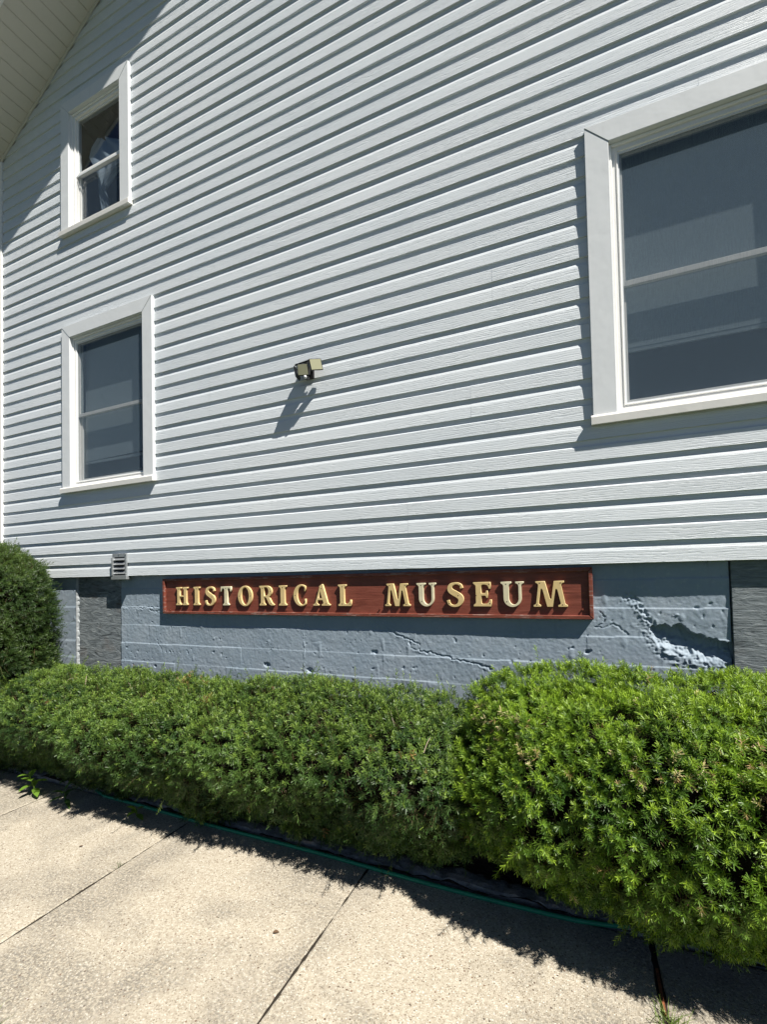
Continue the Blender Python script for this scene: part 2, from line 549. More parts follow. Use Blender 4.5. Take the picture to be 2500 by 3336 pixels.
# ------------------------------------------------------------------ building
H = .1143                     # siding exposure
Z0 = 1.580                    # bottom of siding
XL, XR = -5.520, 4.45         # wall extents
RS = .597                     # rake slope
def rake(x): return 6.925 + RS * (x + 4.017)
XPK = -.50
FND = .057                    # foundation plane
bld = tag(empty('museum_building', (-.5, 0, 0)),
          'pale grey clapboard gabled museum house on a blue grey painted foundation', 'building')
bld.location = (0, 0, 0)

WIN = [   # casing outer x0,x1, bottom of sill, top of casing
    dict(x0=-4.505, x1=-3.294, z0=2.372, z1=3.968, kind='low'),
    dict(x0=-4.507, x1=-3.560, z0=4.850, z1=6.150, kind='up'),
    dict(x0=.085, x1=1.296, z0=2.334, z1=3.995, kind='big'),
]
CW = .118
for w in WIN:
    w['ox0'], w['ox1'] = w['x0'] + CW - .012, w['x1'] - CW + .012     # rough opening
    w['oz0'], w['oz1'] = w['z0'] + .035, w['z1'] - CW + .012


def clip_prof(prof, zlo, zhi):
    def cl(poly, z, keep_above):
        out = []
        for i in range(len(poly)):
            a, b = poly[i], poly[(i + 1) % len(poly)]
            ia = (a[1] >= z) == keep_above or a[1] == z; ib = (b[1] >= z) == keep_above or b[1] == z
            if ia: out.append(a)
            if ia != ib:
                t = (z - a[1]) / (b[1] - a[1]); out.append((a[0] + t * (b[0] - a[0]), z))
        return out
    p = cl(prof, zlo, True) if zlo is not None else prof
    if len(p) >= 3 and zhi is not None: p = cl(p, zhi, False)
    return p if len(p) >= 3 else []


ncourse = 66
_r = random.Random(21)
SEAM = [_r.choice((-3.1, -2.7, -1.5, -1.1, -.4, .9, 1.9)) + _r.uniform(-.3, .3) for _ in range(40)]
for k in range(ncourse):
    z = Z0 + k * H
    wob = random.uniform(-.0006, .0006)
    if k % 2 == 0:     # lower half of each double panel: crisp bright bevel
        prof = [(.0, 0), (.0008, .0015), (.0044, .0660), (.0118, .0895), (.0121, H + .004), (.021, H + .004), (.021, -.003), (.0142, -.003), (.0142, 0)]
    else:
        prof = [(.0, 0), (.0008, .0015), (.0026, .0755), (.0118, .0835), (.0121, H + .004), (.021, H + .004), (.021, -.003), (.0142, -.003), (.0142, 0)]
    prof = [(y + wob, z + q) for y, q in prof][::-1]
    # horizontal extent under the rakes
    xa = max(XL + .004, XPK - (rake(XPK) - z) / RS - .02)
    xb = min(XR, XPK + (rake(XPK) - z) / RS + .02)
    if xb - xa < .1: break
    cuts = sorted({xa, xb} | {w[e] for w in WIN for e in ('ox0', 'ox1') if z + H > w['oz0'] and z < w['oz1'] and xa < w[e] < xb})
    def board(p_, a_, b_): MB().prism_x(p_, a_, b_).build('siding_board', M_SID, bld)
    for a, b in zip(cuts[:-1], cuts[1:]):
        mid = (a + b) / 2
        inw = [w for w in WIN if w['ox0'] < mid < w['ox1'] and z + H > w['oz0'] and z < w['oz1']]
        if not inw:
            sx_ = SEAM[k // 2] if (k // 2) % 3 == 1 else 99
            if a + .15 < sx_ < b - .15:          # lapped panel ends
                board(prof, a, sx_); board([(y - .0007, q) for y, q in prof], sx_ - .0005, b)
            else:
                board(prof, a, b)
        else:
            w = inw[0]
            for p in (clip_prof(prof, None, w['oz0']), clip_prof(prof, w['oz1'], None)):
                if p: board(p, a, b)

# corner post at the far left
MB().box(-5.635, XL, -.014, .09, 1.560, 6.02).build('corner_trim', M_WHITE, bld, bevel=.003)
# sheathing behind the boards (walls of the house with openings closed by rooms)
mb = MB()
def sheet(x0, x1, z0, z1): mb.box(x0, x1, .0235, .032, z0, z1)
ys = sorted({XL} | {w['ox0'] for w in WIN[:1]} )
sheet(XL, -4.512 + CW - .012, Z0, 6.0)
for a, b in ((1.45, 2.407), (3.862, 4.885),):
    sheet(WIN[0]['ox0'] + .002, WIN[0]['ox1'] - .002, max(a, Z0), b)
sheet(WIN[0]['ox1'], WIN[2]['ox0'], Z0, 4.86)
sheet(WIN[2]['ox0'] + .002, WIN[2]['ox1'] - .002, Z0, WIN[2]['oz0']); sheet(WIN[2]['ox0'] + .002, WIN[2]['ox1'] - .002, WIN[2]['oz1'], 4.86)
sheet(WIN[2]['ox1'], XR, Z0, 4.86)
sheet(WIN[1]['ox1'], XR, 4.862, 6.02)
sheet(-4.0, 3.0, 6.05, 6.6); sheet(-3.0, 2.0, 6.602, 7.3)
mb.build('wall_sheathing', M_DARK, bld)
# side and back walls so that the house is closed
MB().box(XL, XL + .02, .092, 8.0, 0, 6.0).box(XR - .02, XR, .06, 8.0, 0, 6.0).box(XL + .022, XR - .022, 7.98, 8.0, 0, 6.0).build('wall', M_SID, bld)

# foundation: main painted concrete wall, board-marked, cracked and spalled
def polyline_dist(X, Zc, pts):
    d = np.full(X.shape, 9.0)
    for (ax, az), (bx, bz) in zip(pts[:-1], pts[1:]):
        vx, vz = bx - ax, bz - az
        t = np.clip(((X - ax) * vx + (Zc - az) * vz) / (vx * vx + vz * vz), 0, 1)
        d = np.minimum(d, np.hypot(X - ax - t * vx, Zc - az - t * vz))
    return d


def found_mesh(name, x0, x1, z0, z1, step, yb, detail):
    nx = int((x1 - x0) / step) + 1; nz = int((z1 - z0) / step) + 1
    X, Zc = np.meshgrid(np.linspace(x0, x1, nx), np.linspace(z0, z1, nz), indexing='ij')
    P = np.stack([X, np.zeros_like(X), Zc], -1)
    s = (Zc - 1.304 - .0078 * (X + 3.58) + .004 * noise3(P, .5, 30)) / .158
    fr = s - np.floor(s)
    bo = np.floor(s)
    y = yb + .0042 * (1 - fr) * 0 + (-.0038) * fr * (.35 + .65 * (noise3(np.stack([X, X * 0, bo * 3.0], -1), 1.1, 31) > -.2)) + .0020 * np.sin(bo * 12.9898)
    y += .0035 * noise3(P, .35, 32) + .0008 * noise3(P * np.array([1, 1, 1.6]), .055, 33) * (noise3(P, .3, 38) + .6) + .0008 * noise3(P, .022, 34) + .0006 * noise3(P, .011, 39)
    # blow holes and small pits
    pit = noise3(P + .006 * noise3(P, .017, 58)[..., None], .021, 35); pit2 = noise3(P, .13, 36)
    y += .005 * np.clip(pit - .80 + .16 * pit2, 0, .2) / .2
    y -= .004 * np.clip(noise3(P, .045, 37) - .55, 0, .4) / .4
    if detail:
        top = [(.20, 1.24), (.325, 1.225), (.349, 1.243), (.397, 1.249), (.431, 1.240), (.467, 1.256), (.506, 1.216), (.583, 1.186), (.682, 1.168)]
        bot = [(.20, 1.24), (.325, 1.225), (.340, 1.180), (.381, 1.112), (.427, 1.085), (.495, 1.060), (.579, 1.046), (.682, 1.050)]
        tz = np.interp(X, *zip(*top)) + .011 * noise3(P, .04, 40) + .010 * noise3(P, .014, 41)
        bz = np.interp(X, *zip(*bot)) + .016 * noise3(P, .04, 42) + .012 * noise3(P, .015, 59)
        inside = (X > .318) & (Zc < tz) & (Zc > bz)
        u = np.clip((tz - Zc) / np.maximum(tz - bz, .004), 0, 1)
        dep = np.clip((tz - bz) / .10, 0, 1) * .060
        shape = np.where(u < .04, u / .04, 1 - np.clip((u - .38) / .62, 0, 1) ** .8)
        rough = .016 * (np.abs(noise3(P, .034, 43)) - .35) + .012 * (np.abs(noise3(P, .013, 44)) - .35)
        y = np.where(inside, y + dep * shape + rough * np.clip(u * 3, 0, 1) * np.clip((tz - bz) / .05, .3, 1), y)
        # rubbly strip leading up-left from the hole, and a few lone chips
        d = polyline_dist(X, Zc, [(.232, 1.392), (.262, 1.372), (.285, 1.33), (.325, 1.27), (.35, 1.25)])
        m = np.clip(1.25 - d / (.026 + .016 * noise3(P, .05, 62)), 0, 1)
        y += m * (.012 * (np.abs(noise3(P, .022, 45)) - .3) + .010 * noise3(P, .011, 46))
        d2 = polyline_dist(X, Zc, [(.30, 1.21), (.33, 1.15), (.38, 1.08), (.46, 1.045), (.60, 1.03)])
        m = np.clip(1.1 - d2 / (.030 + .02 * noise3(P, .05, 63)), 0, 1) * (Zc < bz)
        y += m * (.006 * (np.abs(noise3(P, .022, 64)) - .3) + .005 * noise3(P, .011, 65))
        for cx, cz, r, h in ((.238, 1.383, .022, .007), (.252, 1.372, .016, -.006), (.020, 1.088, .020, .016), (.545, 1.338, .016, .006), (.60, 1.355, .014, .005), (.45, 1.30, .012, -.005), (-.06, 1.105, .012, .008), (-3.38, .80, .02, .02), (-2.72, .95, .014, .012),
                             (-3.31, 1.245, .016, .010), (-1.82, .86, .03, .012), (-1.3, 1.02, .02, .01), (-2.2, .88, .03, .012)):
            m = np.clip(1 - np.hypot((X - cx) + .012 * noise3(P, .02, 56), ((Zc - cz) + .008 * noise3(P, .016, 57)) * 1.5) / r, 0, 1)
            y += h * np.minimum(m * 1.8, 1) * (1 + .8 * noise3(P, .012, 47))
        # cracks
        for pts, wd, dp in (([(-1.19, 1.165), (-1.11, 1.135), (-1.05, 1.115), (-.985, 1.09), (-.975, 1.05), (-.93, 1.035), (-.84, 1.02), (-.74, 1.005), (-.65, .985), (-.5, .955)], .005, .008),
                            ([(-1.05, 1.115), (-1.04, 1.06), (-.975, 1.05)], .005, .006),
                            ([(.06, 1.225), (.11, 1.228), (.15, 1.235), (.20, 1.215), (.225, 1.19)], .005, .006),
                            ([(.09, 1.31), (.115, 1.285), (.10, 1.25), (.06, 1.225)], .004, .005),
                            ([(-3.44, 1.28), (-3.38, 1.265), (-3.30, 1.27)], .005, .006),
                            ([(-3.8, 1.298), (-3.5, 1.296), (-3.3, 1.301)], .004, .005),
                            ([(-3.36, 1.02), (-3.33, .97), (-3.29, .93)], .005, .004)):
            dd = polyline_dist(X + .010 * noise3(P, .03, 48) + .005 * noise3(P, .012, 54), Zc + .010 * noise3(P, .025, 49) + .005 * noise3(P, .012, 55), pts)
            y += dp * 1.3 * np.clip(1 - dd / wd, 0, 1) * np.clip(.9 + noise3(P, .04, 53), .15, 1)
            y -= .0016 * np.clip(1 - np.abs(dd - .011) / .009, 0, 1) * (noise3(P, .03, 50) > .1)
        # vertical pour joint
        y -= .004 * np.clip(1 - np.abs(X + 1.865 + .004 * noise3(P, .05, 51)) / .006, 0, 1) * (noise3(P, .02, 52) > -.1)
        # frayed right edge
    V = np.stack([X, y, Zc], -1).reshape(-1, 3)
    idx = np.arange(len(V)).reshape(X.shape)
    F = np.stack([idx[:-1, :-1], idx[1:, :-1], idx[1:, 1:], idx[:-1, 1:]], -1).reshape(-1, 4)
    return np_mesh(name, V, F, M_FOUND, bld, smooth=True)


tag(found_mesh('foundation_wall', -3.798, .683, .70, 1.60, .0042, FND, True), 'blue grey foundation wall with a long crack and a jagged broken hole')
MB().box(-3.798, .683, FND + .02, .30, -.05, .63).box(-3.798, .683, FND + .11, .30, .63, 1.6).build('foundation_footing', M_FOUND, bld)
# left pier, its right end raw and lit
o = found_mesh('foundation_wall', -5.5, -4.412, .62, 1.60, .009, FND - .014, False)
o['label'] = 'short foundation wall at the left with pale ragged edge'
px_ = MB()
nz = 90
for i in range(nz):
    za, zb = .62 + .98 * i / nz, .62 + .98 * (i + 1) / nz
    fa = float(noise3(np.array([0, 0, za]), .016, 60)) * .014; fb = float(noise3(np.array([0, 0, zb]), .016, 60)) * .014
    ga = float(noise3(np.array([3, 0, za]), .02, 61)) * .004; gb = float(noise3(np.array([3, 0, zb]), .02, 61)) * .004
    px_.add([(-4.4125, FND - .013, za), (-4.4125, FND - .013, zb), (-4.392 + fb, FND - .004 + gb, zb), (-4.392 + fa, FND - .004 + ga, za),
             (-4.400 + fa, FND + .05, za), (-4.400 + fb, FND + .05, zb)], [(0, 3, 2, 1), (3, 4, 5, 2)])
px_.build('mortar_edge', mat('raw_mortar', (.36, .385, .40), .9, .1), bld)
MB().box(-5.5, -4.414, FND + .03, .30, -.05, 1.6).build('foundation_footing', M_FOUND, bld)
# weathered plywood closing two openings
MB().box(-4.405, -3.800, FND + .004, FND + .03, .1, 1.60).build('plywood_panel', M_PLY, bld, bevel=.002)
o = MB().box(.690, 2.4, FND - .013, FND + .012, .1, 1.60).build('plywood_panel', M_PLY, bld, bevel=.002)
MB().box(.684, 4.44, FND + .03, .30, -.05, 1.6).build('foundation_footing', M_FOUND, bld)
o2 = found_mesh('foundation_wall', 2.41, 4.44, .62, 1.60, .02, FND, False)

# soffit, fascia, roof over the gable
sa = math.atan(RS)
def rake_frame(t, y, dn):          # t along the slope from x=-6.2 ; dn offset normal to the slope (down negative)
    x = -6.2 + t * math.cos(sa); z = rake(-6.2) + t * math.sin(sa)
    return (x - dn * math.sin(sa), y, z + dn * math.cos(sa))
WO = .500                          # overhang to the fascia
pitchb = .1225
tmax = (XPK + 6.2) / math.cos(sa)
k = 0
while k * pitchb < tmax:
    t0, t1 = k * pitchb, min((k + 1) * pitchb, tmax)
    g_ = .006
    mb = MB()
    a = [(t0, .0), (t0, .004), (t0 + g_, .0042), (t0 + g_ + .002, 0.0), (t1 - .001, 0.0), (t1 - .001, .012), (t0, .012)]
    a = [(t0 + .0005, .006), (t0 + .0005, .014), (t1, .014), (t1, .0), (t0 + g_ + .003, .0), (t0 + g_, .006)]
    vs = [rake_frame(t, -WO, d) for t, d in a] + [rake_frame(t, .03, d) for t, d in a]
    m_ = len(a)
    mb.add(vs, [(i, (i + 1) % m_, (i + 1) % m_ + m_, i + m_) for i in range(m_)] + [tuple(range(m_)), tuple(reversed(range(m_, 2 * m_)))])
    mb.build('soffit_board', M_SOFF, bld)
    k += 1
def slope_box(name, t0, t1, y0, y1, d0, d1, m, mirror=False, bev=0):
    vs = []
    for t, y, d in ((t0, y0, d0), (t1, y0, d0), (t1, y1, d0), (t0, y1, d0), (t0, y0, d1), (t1, y0, d1), (t1, y1, d1), (t0, y1, d1)):
        p = rake_frame(t, y, d)
        if mirror: p = (2 * XPK - p[0], p[1], p[2])
        vs.append(p)
    return MB().add(vs, [(0, 3, 2, 1), (4, 5, 6, 7), (0, 1, 5, 4), (1, 2, 6, 5), (2, 3, 7, 6), (3, 0, 4, 7)]).build(name, m, bld, bevel=bev)
slope_box('fascia_board', 0, tmax, -WO - .024, -WO, -.022, .15, M_WHITE, bev=.003)
slope_box('fascia_board', 0, tmax, -WO - .024, -WO, -.022, .15, M_WHITE, True, .003)
slope_box('soffit_panel', 0, tmax, -WO, .03, .0, .012, M_SOFF, True)
slope_box('frieze_trim', 0, tmax, -.014, -.001, -.020, -.001, M_SOFF)
slope_box('roof', -.05, tmax + .02, -WO - .04, 8.2, .152, .19, M_ROOF)
slope_box('roof', -.05, tmax + .02, -WO - .04, 8.2, .152, .19, M_ROOF, True)


def make_window(w):
    x0, x1, z0, z1, kind = w['x0'], w['x1'], w['z0'], w['z1'], w['kind']
    ix0, ix1, iz1 = x0 + CW, x1 - CW, z1 - CW         # inside of casing
    zs = z0 + .060                                    # top of sill
    f = MB()
    def ring(a, y0, y1, t, b=None):                   # rectangular ring inset a, thickness t
        b = a if b is None else b
        f.box(ix0 + a, ix0 + a + t, y0, y1, zs + b, iz1 - a)
        f.box(ix1 - a - t, ix1 - a, y0, y1, zs + b, iz1 - a)
        f.box(ix0 + a + t, ix1 - a - t, y0, y1, iz1 - a - t, iz1 - a)
        f.box(ix0 + a + t, ix1 - a - t, y0, y1, zs + b, zs + b + t)
    ring(.000, .004, .085, .016)
    ring(.016, .016, .083, .020)
    ring(.036, .012, .081, .009)
    lab = {'low': 'ground floor window at the left with a screened sash', 'up': 'small upstairs window under the eave with a white curtain inside', 'big': 'window at the right cut off by the photo edge'}[kind]
    win = f.build('window', M_WHITE, bld, bevel=.0025); win['label'] = lab
    # mitred casing, wrapped in grey metal
    yf, yb = -.0215, .0145
    MB().prism_y([(x0, z0 + .055), (ix0, z0 + .055), (ix0, iz1), (x0, z1)], yf, yb).build('casing_board', M_CASE, win, bevel=.002)
    MB().prism_y([(ix1, z0 + .055), (x1, z0 + .055), (x1, z1), (ix1, iz1)], yf, yb).build('casing_board', M_CASE, win, bevel=.002)
    MB().prism_y([(x0, z1 + .0012), (ix0, iz1 + .0012), (ix1, iz1 + .0012), (x1, z1 + .0012)], yf - .0022, yb).build('casing_board', M_CASE, win, bevel=.002)
    # sloping sill with a nosing
    MB().prism_x([(.06, z0 + .02), (-.038, z0), (-.040, z0 + .042), (-.03, z0 + .0535), (.06, z0 + .062)], x0 - .012, x1 + .012).build('sill', M_SILL, win, bevel=.002)
    # sashes
    a = .045
    gx0, gx1, gz0, gz1 = ix0 + a, ix1 - a, zs + a, iz1 - a
    zm = gz0 + (gz1 - gz0) * (.475 if kind != 'up' else .47)
    def sash(za, zb, y0, y1, t, tb):
        s = MB()
        s.box(gx0, gx0 + t, y0, y1, za, zb).box(gx1 - t, gx1, y0, y1, za, zb)
        s.box(gx0 + t, gx1 - t, y0, y1, za, za + tb).box(gx0 + t, gx1 - t, y0, y1, zb - t, zb)
        o = s.build('sash', M_WHITE, win, bevel=.002)
        MB().box(gx0 + t - .004, gx1 - t + .004, y0 + .010, y0 + .014, za + tb - .004, zb - t + .004).build('pane', M_GLASS, win)
    sash(zm - .014, gz1, .030, .052, .020, .030)
    sash(gz0, zm + .016, .054, .076, .022, .030)
    # interior: dark room and cloth
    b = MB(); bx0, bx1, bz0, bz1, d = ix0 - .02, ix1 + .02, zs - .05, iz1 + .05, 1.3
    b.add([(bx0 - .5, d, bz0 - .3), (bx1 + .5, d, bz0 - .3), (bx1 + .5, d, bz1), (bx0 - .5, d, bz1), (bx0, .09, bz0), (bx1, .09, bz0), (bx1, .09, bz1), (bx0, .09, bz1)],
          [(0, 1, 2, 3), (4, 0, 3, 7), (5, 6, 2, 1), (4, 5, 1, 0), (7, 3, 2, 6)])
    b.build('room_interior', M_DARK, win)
    if kind in ('low', 'big'):
        zsd = gz0 + (gz1 - gz0) * (.245 if kind == 'big' else .16)
        # roller shade hanging a little off the glass, hem bar at the bottom
        nn = 24; vs = []; fs = []
        for i in range(nn + 1):
            x = ix0 + .01 + (ix1 - ix0 - .02) * i / nn
            yy = .118
            vs += [(x, yy, zsd + (.02 * (i / nn) if kind == 'low' else 0)), (x, yy + .01, iz1)]
        fs = [(2 * i, 2 * i + 2, 2 * i + 3, 2 * i + 1) for i in range(nn)]
        MB().add(vs, fs).build('roller_shade', M_SHADE, win)
        MB().box(ix0 + .01, ix1 - .01, .120, .134, zsd - .022, zsd - .001).build('shade_hem', M_SHADE, win)
        # full insect screen in an aluminium frame
        s = MB(); ys0, ys1 = .020, .028
        t = .016
        s.box(gx0 - .008, gx0 + t - .008, ys0, ys1, gz0 - .008, gz1 + .004).box(gx1 - t + .008, gx1 + .008, ys0, ys1, gz0 - .008, gz1 + .004)
        s.box(gx0 + t - .008, gx1 - t + .008, ys0, ys1, gz0 - .008, gz0 + t - .008).box(gx0 + t - .008, gx1 - t + .008, ys0, ys1, gz1 + .004 - t, gz1 + .004)
        s.build('screen_frame', M_CASE, win)
        MB().add([(gx0, .0245, gz0), (gx1, .0245, gz0), (gx1, .0245, gz1), (gx0, .0245, gz1)], [(0, 1, 2, 3)]).build('insect_screen', M_SCREEN, win)
        if kind == 'low':   # small things on the inner sill
            MB().box(gx1 - .10, gx1 - .045, .079, .081, gz0 + .07, gz0 + .165).build('paper_tag', M_CURT, win)
            MB().box(gx0 + .1, gx1 - .1, .2, .5, gz0 - .05, gz0 + .10).build('shelf', mat('dim_furniture', (.16, .13, .11), .7), win)
    else:
        s = MB(); t = .014; zt = zm - .016
        s.box(gx0 - .006, gx0 + t - .006, .020, .027, gz0 - .006, zt).box(gx1 - t + .006, gx1 + .006, .020, .027, gz0 - .006, zt)
        s.box(gx0 + t - .006, gx1 - t + .006, .020, .027, zt - t, zt)
        s.build('screen_frame', M_CASE, win)
        MB().add([(gx0, .0235, gz0), (gx1, .0235, gz0), (gx1, .0235, zt), (gx0, .0235, zt)], [(0, 1, 2, 3)]).build('insect_screen', M_SCREEN2, win)
        # white curtain gathered to one side: soft folds
        def drape(rows):
            vs = []; fs = []; nn = 22
            for (z, xa, xb) in rows:
                for i in range(nn + 1):
                    u = i / nn
                    vs.append((xa + (xb - xa) * u, .105 + .014 * math.sin(u * 17 + z * 3) + .03 * u, z + .01 * math.sin(u * 9)))
            for r in range(len(rows) - 1):
                for i in range(nn):
                    q = r * (nn + 1) + i
                    fs.append((q, q + 1, q + nn + 2, q + nn + 1))
            return MB().add(vs, fs)
        W_ = gx1 - gx0; Hh = gz1 - gz0
        rows = [(gz0 + Hh * h, gx0 + W_ * a_, gx0 + W_ * b_) for h, a_, b_ in
                ((.02, .44, .50), (.12, .40, .50), (.22, .36, .46), (.32, .35, .40), (.42, .34, .62), (.50, .30, .92), (.58, .22, 1.0), (.66, .14, .92), (.74, .20, .70), (.80, .34, .50))]
        drape(rows).build('curtain', M_CURT, win, smooth=True)


for w in WIN: make_window(w)

# gable vent low on the wall
vx0, vx1, vz0, vz1 = -3.822, -3.640, 1.548, 1.775
v = MB()
v.box(vx0, vx1, -.0135, -.002, vz1 - .030, vz1).box(vx0 - .006, vx1 + .006, -.022, .008, vz0, vz0 + .036)
v.box(vx0, vx0 + .024, -.0135, -.002, vz0 + .036, vz1 - .030).box(vx1 - .024, vx1, -.0135, -.002, vz0 + .036, vz1 - .030)
v.box(vx0 + .003, vx0 + .021, -.026, -.0135, vz0 + .036, vz1 - .034)
vent = v.build('wall_vent', M_GALV, bld, bevel=.0015)
vent['label'] = 'small galvanised louvred vent at the bottom edge of the siding'
MB().box(vx0 + .024, vx1 - .024, -.0025, -.0015, vz0 + .036, vz1 - .03).build('vent_back', M_DARK, vent)
for i in range(4):
    z = vz0 + .046 + i * .040
    MB().prism_x([(-.003, z + .022), (-.020, z), (-.0215, z + .004), (-.004, z + .027)], vx0 + .0245, vx1 - .0245).build('louver', M_GALV, vent)
for x, z in ((vx0 + .09, vz1 - .002), (vx1 - .01, vz1 - .006), (vx0 + .012, vz0 + .048), (vx1 - .012, vz0 + .05)):
    MB().tube([(x, -.013, z), (x, -.0185, z)], .005, 8).build('screw', M_GALV, vent)

# ------------------------------------------------------------------ sign
SX0, SX1, SZ0, SZ1 = -3.243, .056, 1.2615, 1.553
BF = FND - .0215; FF = BF - .0180
sign = tag(empty('wooden_sign', (-1.6, FND, 1.4)), 'long red brown framed wooden sign with gold letters below the siding', 'sign')
sign.rotation_euler = (0, -.0052, 0)
def inv(o):                     # keep world-built geometry under a placed parent
    o.matrix_parent_inverse = Matrix.Translation(sign.location).inverted()
    return o
inv(MB().box(SX0 + .006, SX1 - .006, BF, FND - .004, SZ0 + .004, SZ1 - .004).build('backboard', M_SIGN, sign))
fwid = .022
inv(MB().prism_y([(SX0, SZ0), (SX1, SZ0), (SX1 - fwid, SZ0 + fwid), (SX0 + fwid, SZ0 + fwid)], FF, FND - .002).build('frame_strip', M_SIGNF, sign, bevel=.0025))
inv(MB().prism_y([(SX0, SZ1), (SX0 + fwid, SZ1 - fwid), (SX1 - fwid, SZ1 - fwid), (SX1, SZ1)], FF, FND - .002).build('frame_strip', M_SIGNF, sign, bevel=.0025))
inv(MB().prism_y([(SX0, SZ0 + .001), (SX0 + fwid - .001, SZ0 + fwid), (SX0 + fwid - .001, SZ1 - fwid), (SX0, SZ1 - .001)], FF - .001, FND - .002).build('frame_strip', M_SIGNF, sign, bevel=.0025))
inv(MB().prism_y([(SX1, SZ0 + .001), (SX1, SZ1 - .001), (SX1 - fwid + .001, SZ1 - fwid), (SX1 - fwid + .001, SZ0 + fwid)], FF - .001, FND - .002).build('frame_strip', M_SIGNF, sign, bevel=.0025))

# letters: outlines in units of the cap height
def arc(cx, cz, rx, rz, a0, a1, n=14):
    return [(cx + rx * math.cos(math.radians(a0 + (a1 - a0) * i / n)), cz + rz * math.sin(math.radians(a0 + (a1 - a0) * i / n))) for i in range(n + 1)]
def footR(x, s, a): return [(x + a, 0), (x + a, .065), (x + s + .045, .095), (x + s + .012, .125), (x + s, .17)]
def footL(x, s, a): return [(x - s, .17), (x - s - .012, .125), (x - s - .045, .095), (x - a, .065), (x - a, 0)]
def headR(x, s, a): return [(x + s, .83), (x + s + .012, .875), (x + s + .045, .905), (x + a, .935), (x + a, 1)]
def headL(x, s, a): return [(x - a, 1), (x - a, .935), (x - s - .045, .905), (x - s - .012, .875), (x - s, .83)]
def L_I():
    s, a, x = .12, .215, .215
    return [footR(x, s, a) + headR(x, s, a) + headL(x, s, a) + footL(x, s, a)]
def L_H():
    s, a, l, r = .095, .18, .18, .66
    return [footR(l, s, a)[0:5] + [(l + s, .455), (r - s, .455)] + footL(r, s, a) + footR(r, s, a) + headR(r, s, a) + headL(r, s, a) + [(r - s, .54), (l + s, .54)] + headR(l, s, a) + headL(l, s, a) + footL(l, s, a)]
def L_T():
    s, a, x = .105, .2, .34
    return [footR(x, s, a) + [(x + s, .80), (x + s + .015, .865), (x + s + .06, .90), (.575, .895), (.61, .86), (.63, .735), (.70, .735), (.68, 1), (0.0, 1), (-.02, .735), (.05, .735), (.07, .86), (.105, .895), (x - s - .06, .90), (x - s - .015, .865), (x - s, .80)] + footL(x, s, a)]
def L_L():
    s, x = .11, .20
    return [[(.0, 0), (.65, 0), (.65, .29), (.575, .29), (.55, .20), (.50, .135), (.42, .105), (x + s + .04, .105), (x + s, .14)] + headR(x, s, .205) + headL(x, s, .205) + [(x - s, .17), (x - s - .012, .125), (x - s - .045, .095), (0, .065)]]
def L_E():
    s, x = .105, .19
    return [[(0, 0), (.655, 0), (.665, .28), (.59, .28), (.565, .20), (.52, .135), (.44, .105), (x + s + .04, .105), (x + s, .14), (x + s, .44), (.42, .44), (.455, .42), (.47, .35), (.535, .35), (.535, .645), (.47, .645), (.455, .575), (.42, .545), (x + s, .545), (x + s, .86), (x + s + .04, .895), (.43, .895), (.51, .865), (.55, .80), (.57, .72), (.645, .72), (.635, 1), (0, 1), (0, .935), (x - s - .045, .905), (x - s - .012, .875), (x - s, .83), (x - s, .17), (x - s - .012, .125), (x - s - .045, .095), (0, .065)]]
def L_M():
    return [[(0, 0), (.27, 0), (.27, .07), (.215, .095), (.19, .14), (.265, .66), (.285, .70), (.315, .70), (.335, .66), (.485, 0), (.70, 0), (.79, .65), (.81, .685), (.84, .685), (.86, .65), (.965, .14), (.945, .095), (.875, .07), (.875, 0), (1.215, 0), (1.21, .07), (1.15, .095), (1.125, .14), (1.005, .83), (1.012, .875), (1.04, .905), (1.11, .935), (1.11, 1), (.75, 1), (.645, .34), (.62, .30), (.59, .34), (.43, 1), (.085, 1), (.085, .935), (.15, .905), (.175, .875), (.18, .83), (.09, .14), (.065, .095), (0, .07)]]
def L_U():
    l, s, r, t = .20, .105, .72, .055
    o = [(.0, 1), (0, .935), (l - s - .045, .905), (l - s - .012, .875), (l - s, .83), (l - s, .36)]
    o += arc((l - s + r + t) / 2, .34, (r + t - l + s) / 2, .355, 180, 360, 20)
    o += [(r + t, .83), (r + t + .012, .875), (r + t + .04, .905), (.87, .935), (.87, 1), (.555, 1), (.555, .935), (r - t - .045, .905), (r - t - .012, .875), (r - t, .83)]
    o += arc((l + s + r - t) / 2, .345, (r - t - l - s) / 2, .26, 360, 180, 16)
    o += [(l + s, .83), (l + s + .012, .875), (l + s + .04, .905), (.405, .935), (.405, 1)]
    return [o[::-1]]
def L_A():
    o = [(0, 0), (.28, 0), (.28, .07), (.22, .095), (.20, .14), (.235, .265), (.46, .265), (.495, .14), (.475, .095), (.41, .07), (.41, 0), (.81, 0), (.81, .07), (.745, .095), (.71, .14), (.475, 1.03), (.435, 1.03), (.30, .93), (.315, .88), (.105, .14), (.075, .095), (0, .07)]
    return [o, [(.262, .365), (.345, .70), (.43, .365)]]
def L_O():
    return [arc(.44, .5, .44, .53, 0, 360, 36)[:-1], arc(.44, .5, .235, .445, 360, 0, 32)[:-1]]
def L_C():
    o = arc(.42, .5, .42, .53, 58, 300, 30)
    o += [(.655, .10), (.665, .15), (.595, .15), (.575, .12)]
    o = [(.655, .93), (.655, .70), (.585, .70)] + arc(.46, .5, .255, .45, 52, 306, 26) + [(.585, .33), (.66, .33), (.665, .13)] + arc(.42, .5, .42, .53, 305, 58, 30)
    return [o]
